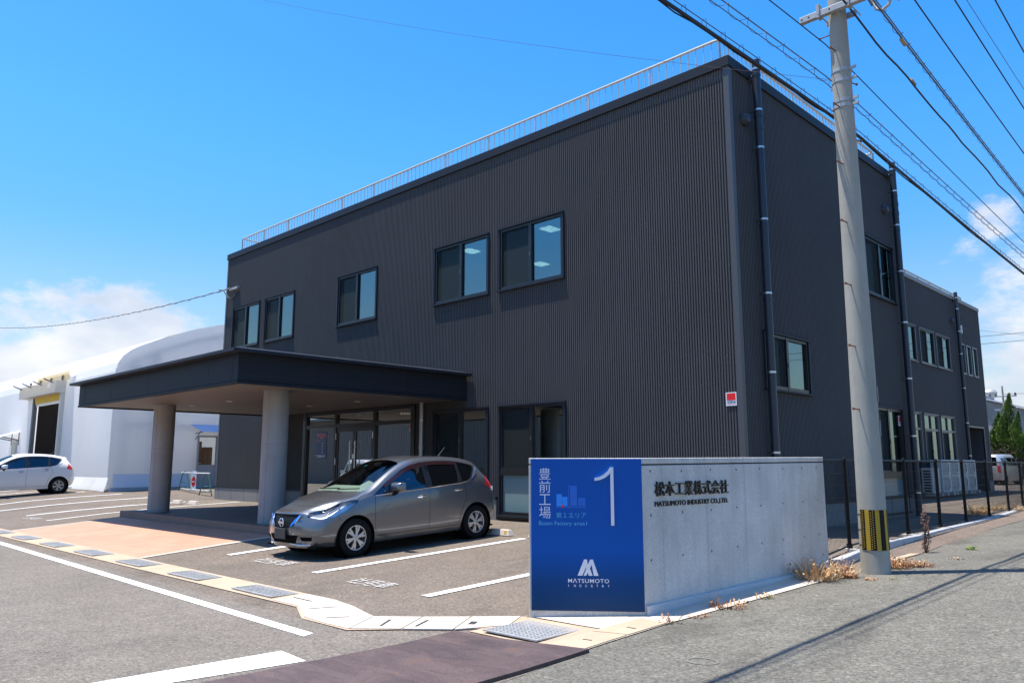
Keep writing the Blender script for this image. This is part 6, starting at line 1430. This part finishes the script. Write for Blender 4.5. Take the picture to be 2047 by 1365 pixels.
# ---------------------------------------------------------------- dry weeds along the gutter and fence
def tuft(label, x, y, r, hgt, n, mats_, lean=.5, seed=1, nm='grass_tuft', flat=.25, cat_='weed', z=None):
    rn = random.Random(seed); z = h(x, y) if z is None else z
    b_ = MB(); 
    for i in range(n):
        a = rn.random()*6.283; q = r*math.sqrt(rn.random()); bx, by = x+q*math.cos(a), y+q*math.sin(a)*1.0
        L_ = hgt*(.35+.75*rn.random()); d = a+rn.uniform(-1, 1); ln = lean*L_*(.3+rn.random()); w = .0035+.003*rn.random()
        p0 = Vector((bx, by, h(bx, by)-.01 if z is None else z-.01)); up = L_*(flat+(1-flat)*rn.random())
        p1 = p0+Vector((math.cos(d)*ln*.45, math.sin(d)*ln*.45, up*.65)); p2 = p0+Vector((math.cos(d)*ln, math.sin(d)*ln, up*(.8+.3*rn.random())))
        s_ = Vector((-math.sin(d), math.cos(d), 0))*w; b_.cm = rn.randrange(len(mats_))
        b_.add([p0-s_, p0+s_, p1+s_*.8, p1-s_*.8, p2], [(0,1,2,3),(3,2,4)])
        if rn.random() < .4:
            c = p2; e = Vector((rn.uniform(-1,1), rn.uniform(-1,1), rn.uniform(-.3,1)))*.02; b_.add([c-e, c+s_*3, c+e, c-s_*3], [(0,1,2,3)])
    o = b_.build(nm, mats_); o['kind'] = 'thing'; return tag(o, label, cat_, None)
ST = [M_STRAW, mat('dry_straw_pale', (.56,.40,.22), .9, noise=(9,.3)), M_STRAWRED]
tuft('straw coloured dry grass tuft left of the pole, leaning out of the gutter', -4.36, 9.75, .24, .36, 320, ST[:2], .9, 1)
tuft('second straw tuft right behind, against the left side of the pole foot', -4.24, 10.15, .20, .26, 260, ST, .7, 2)
tuft('reddish dry weed at the left foot of the utility pole', -4.08, 10.10, .10, .10, 150, [M_STRAWRED, M_STRAW], .6, 3)
tuft('small reddish dry weed in front of the utility pole', -3.78, 10.05, .07, .06, 70, [M_STRAWRED, M_STRAW], .6, 4)
tuft('rusty brown dry weed clump on the right side of the pole foot', -3.95, 11.25, .20, .20, 330, [M_STRAWRED, M_STRAW], .7, 5)
tuft('spreading rusty weed further right of the pole foot', -3.75, 11.55, .20, .12, 220, [M_STRAWRED, M_STRAW], .8, 6)
tuft('tiny tan weed lying on the road right of the dead stalk', -3.55, 12.6, .12, .04, 60, ST[:2], 1.2, 7)
tuft('fresh green weed sprig growing in the road edge', -3.72, 14.0, .06, .09, 60, [M_GREEN], .5, 8, 'green_weed')
tuft('yellow green weed flat on the road beside the pole', -3.62, 10.25, .08, .03, 60, [M_GREEN, M_STRAW], 1.2, 9, 'green_weed')
tuft('thin dry weed stalks in the gutter nearest the blue sign', -4.33, 6.55, .05, .15, 18, [M_STRAWRED, M_STRAW], .6, 10)
tuft('long low strip of rusty weed along the gutter edge in front of the company name', -4.29, 7.55, .16, .09, 150, [M_STRAWRED, M_STRAW], 1.0, 11)
tuft('tall wispy tan weed in the gutter below the company name', -4.40, 7.45, .05, .25, 16, [M_STRAWRED, M_STRAW], .7, 12)
tuft('small mixed weed on the gutter edge halfway to the pole', -4.28, 8.25, .10, .08, 70, [M_GREEN, M_STRAW, M_STRAWRED], .8, 13)
tuft('thin rusty weed line where the gutter meets the road', -4.31, 6.95, .10, .05, 60, [M_STRAWRED, M_STRAW], 1.0, 14)
tuft('straw patch inside the fence by the fifth fence post', -5.75, 22.6, .26, .18, 420, ST[:2], .6, 55)
tuft('tall straw stems inside the fence by the fifth post', -5.55, 21.4, .16, .45, 60, ST[:2], .4, 16)
tuft('broad straw and green patch inside the far fence panels', -5.95, 25.0, .8, .20, 420, ST[:2]*2+[M_GREEN], .8, 17)
tuft('straw patch at the foot of the farthest fence post in view', -5.4, 24.7, .4, .14, 200, ST[:2], .8, 18)
# tall dead stalk
rn = random.Random(21)
st_ = thing('dead_plant', 'upright dead brown weed with curled leaves beside the loose pale slab', 'weed', (-4.15, 13.25, h(-4.15, 13.25)))
M_DEAD = mat('dead_leaf', (.13,.068,.045), .9, noise=(20,.4)); b_ = MB(); lf = MB()
for i in range(8):
    a = rn.random()*6.28; q = .05*rn.random(); p = Vector((-4.15+q*math.cos(a), 13.25+q*math.sin(a), h(-4.15,13.25)-.02)); P = [p.copy()]; hh = .42+.28*rn.random()
    for k in range(6): p = p+Vector((rn.uniform(-.018,.018)+.008*math.cos(a), rn.uniform(-.018,.018)+.008*math.sin(a), hh/6)); P.append(p.copy())
    b_.tube(P, [.006,.006,.005,.005,.004,.003,.002], 4)
    for p in P[1:]:
        for k in range(6):
            c = p+Vector((rn.uniform(-.032,.032), rn.uniform(-.032,.032), rn.uniform(-.06,.05))); u = Vector((rn.uniform(-1,1), rn.uniform(-1,1), rn.uniform(-1,.6))).normalized()*rn.uniform(.012,.026); v = u.orthogonal().normalized()*rn.uniform(.005,.011)
            lf.add([c-u, c+v, c+u+v*.6, c-v], [(0,1,2,3)])
b_.build('stem', M_DEAD, st_); lf.build('withered_leaves', [M_DEAD][0], st_)
# ---------------------------------------------------------------- conifers, far warehouse and pole
M_LEAF = mat('juniper_leaf', (.064,.118,.012), .7, noise=(1.6,.35)); M_LEAF2 = mat('juniper_leaf_light', (.125,.200,.018), .7, noise=(2,.25)); M_TWIG = mat('dark_twig', (.035,.026,.018), .9); M_BARK = mat('juniper_bark', (.07,.05,.035), .9)
def juniper(label, x, y, hgt, rad, seed, base=2.1):
    rn = random.Random(seed); z = h(x, y); t = thing('juniper_tree', label, 'tree', (x, y, z), 'junipers beyond the parked minivan')
    b_ = MB(); b_.tube([(x, y, z-.1), (x+.05, y, z+base), (x-.04, y, z+hgt*.6), (x, y, z+hgt*.92)], [.13,.10,.06,.02], 7)
    for i in range(18):
        a = rn.random()*6.28; zz = z+.6+rn.random()*(hgt*.5); L_ = rad*(.5+.5*rn.random()); b_.tube([(x, y, zz), (x+L_*.6*math.cos(a), y+L_*.6*math.sin(a), zz+L_*.3), (x+L_*math.cos(a), y+L_*math.sin(a), zz+L_*.9)], [.03,.02,.008], 4)
    b_.build('trunk', M_BARK, t)
    cr = MB(); tw = MB()
    lobes = [(0, 0, base*.9, hgt, rad*.55)]
    for i in range(9):
        a = i*2.4+rn.random(); q = rad*(.35+.35*rn.random()); z0 = base*(.75+.4*rn.random()); lobes.append((q*math.cos(a), q*math.sin(a), z0, z0+(hgt-base)*(.30+.38*rn.random()), rad*(.30+.16*rn.random())))
    for lx, ly, z0, z1, lr in lobes:
        n = int(1100*(z1-z0)*lr)+300
        for i in range(n):
            f = rn.random()**.8; a = rn.random()*6.283+f*3; w = lr*(math.sin(min(1, f*1.9+.25)*1.57))*(1-f)**.75*1.25; w *= .78+.34*math.sin(4*a+9*f+seed)
            q = w*(.55+.45*rn.random()); c = Vector((x+lx+q*math.cos(a)+.10*math.sin(f*7+seed), y+ly+q*math.sin(a), z+z0+(z1-z0)*f))
            s_ = .034+.04*rn.random(); u = Vector((math.cos(a)*.5+rn.uniform(-.4,.4), math.sin(a)*.5+rn.uniform(-.4,.4), .9)).normalized()*s_*1.5; v = u.orthogonal().normalized()*s_*.5; v.rotate(Matrix.Rotation(rn.random()*6.28, 3, u.normalized()))
            cr.cm = 1 if rn.random() < .4 else 0; cr.add([c-u*.6-v*.4, c+v, c+u, c-v], [(0,1,2,3)])
    cr.build('crown', [M_LEAF, M_LEAF2], t)
    for i in range(900):
        a = rn.random()*6.28; q = rad*.9*math.sqrt(rn.random()); c = Vector((x+q*math.cos(a), y+q*math.sin(a), z+.25+rn.random()*base*1.1)); d = Vector((rn.uniform(-1,1), rn.uniform(-1,1), rn.uniform(-.2,.9)))*.16; e = d.orthogonal().normalized()*.02
        tw.add([c-d-e, c-d+e, c+d+e, c+d-e], [(0,1,2,3)])
    tw.build('dead_twigs', M_TWIG, t)
for i, (x, y, hg, rd, lb) in enumerate(((-15.1,61.5,4.6,1.25,'leftmost juniper, half hidden by the end of the wing'),(-14.3,63,4.75,1.2,'juniper with a single thin spire, second from the wing'),(-13.45,62,5.95,1.35,'tallest juniper, rising behind the silver minivan'),(-12.25,62.5,3.9,1.2,'low bushy juniper at the right edge of the photo'),(-16.9,64,5.0,1.2,'juniper tucked behind the corner of the wing'),(-11.2,62.2,4.9,1.3,'juniper just past the right edge of the photo'))): juniper(lb, x, y, hg, rd, 30+i)
w = thing('warehouse', 'pale concrete warehouse gable behind the junipers', 'building', (-26, 95, .1))
b_ = MB(); b_.add([(-42,95,0),(-10,95,0),(-10,95,4.1),(-26,95,9.0),(-42,95,4.1),(-42,125,0),(-10,125,0),(-10,125,4.1),(-26,125,9.0),(-42,125,4.1)], [(0,1,2,3,4),(5,9,8,7,6),(0,5,6,1),(1,6,7,2),(4,9,5,0)]); b_.build('wall', mat('weathered_warehouse', (.235,.25,.245), .9, noise=(.5,.25,7), streak=(.2,)), w)
b_ = MB(); b_.add([(-42.4,94.6,4.0),(-26,94.6,9.12),(-9.6,94.6,4.0),(-42.4,125,4.0),(-26,125,9.12),(-9.6,125,4.0),(-42.4,94.6,4.15),(-26,94.6,9.3),(-9.6,94.6,4.15),(-42.4,125,4.15),(-26,125,9.3),(-9.6,125,4.15)], [(6,7,10,9),(7,8,11,10),(0,1,7,6),(1,2,8,7),(0,3,4,1),(1,4,5,2)]); b_.build('roof', mat('pale_roof', (.45,.47,.49), .7), w)
for x, y in ((-22.6,96.5), (-20.8,108)):
    zc = 9.15-abs(x+26)*.31; b_ = MB(); b_.lathe([(.45,zc-.6),(.45,zc+.35),(.72,zc+.45),(.78,zc+.85),(.6,zc+1.1),(0,zc+1.2)], (x, y, 0), 'Z', 16); b_.build('roof_ventilator', M_GALV, w, smooth=True)
fpz = thing('utility_pole', 'distant utility pole with cross arms above the warehouse roof', 'utility pole', (-19.9, 90, 0))
b_ = MB(); b_.cyl((-19.9,90,0), (-19.9,90,9.0), .12, .08, n=10); b_.build('shaft', M_POLE, fpz, smooth=True)
b_ = MB(); b_.box(-21.1,-18.7,89.85,89.95,7.9,8.02); b_.box(-20.7,-19.1,89.85,89.95,6.6,6.7); b_.build('cross_arm', M_GALV, fpz)
b_ = MB()
for x in (-21,-20.5,-19.3,-18.8): b_.lathe([(0,.0),(.1,.02),(.1,.2),(.05,.28),(0,.28)], (x,89.9,8.02), 'Z', 8)
b_.build('insulator', M_CABLEG, fpz)
cable('thin distant wire from the far pole to the right', cat((-19.9,90,8.2), (30,84,8.4), .6, 24), .025, M_CABLEG, 4, None, None)
# ---------------------------------------------------------------- across the driveway behind the camera: grey shed mirrored in the glazing
sh = thing('ribbed_shed', 'long grey ribbed metal shed across the driveway, mirrored in the entrance glass', 'shed', (-55, -13, -.36))
b_ = MB(); x = -95.
while x < -22: b_.add([(x,-13,-.4),(x+.14,-13,-.4),(x+.18,-13.05,-.4),(x+.26,-13.05,-.4),(x+.30,-13,-.4),(x,-13,5.2),(x+.14,-13,5.2),(x+.18,-13.05,5.2),(x+.26,-13.05,5.2),(x+.30,-13,5.2)], [(i,i+1,6+i,5+i) for i in range(4)]); x += .30
b_.build('wall', mat('shed_cladding', (.22,.21,.195), .7), sh)
b_ = MB(); b_.add([(-95.5,-12.4,5.15),(-21.5,-12.4,5.15),(-21.5,-20,7.2),(-95.5,-20,7.2)], [(0,1,2,3)]); b_.box(-95.5,-21.5,-12.45,-12.35,5.0,5.2); b_.build('roof', mat('shed_roof', (.22,.24,.26), .6), sh)
b_ = MB(); b_.quad((-21.8,-13,-.4),(-21.8,-26,-.4),(-21.8,-26,5.6),(-21.8,-20,7.15),(-21.8,-13,5.2)); b_.quad((-95,-26,-.4),(-21.8,-26,-.4),(-21.8,-26,5.6),(-95,-26,5.6)); b_.build('end_wall', MATS['shed_cladding'], sh)
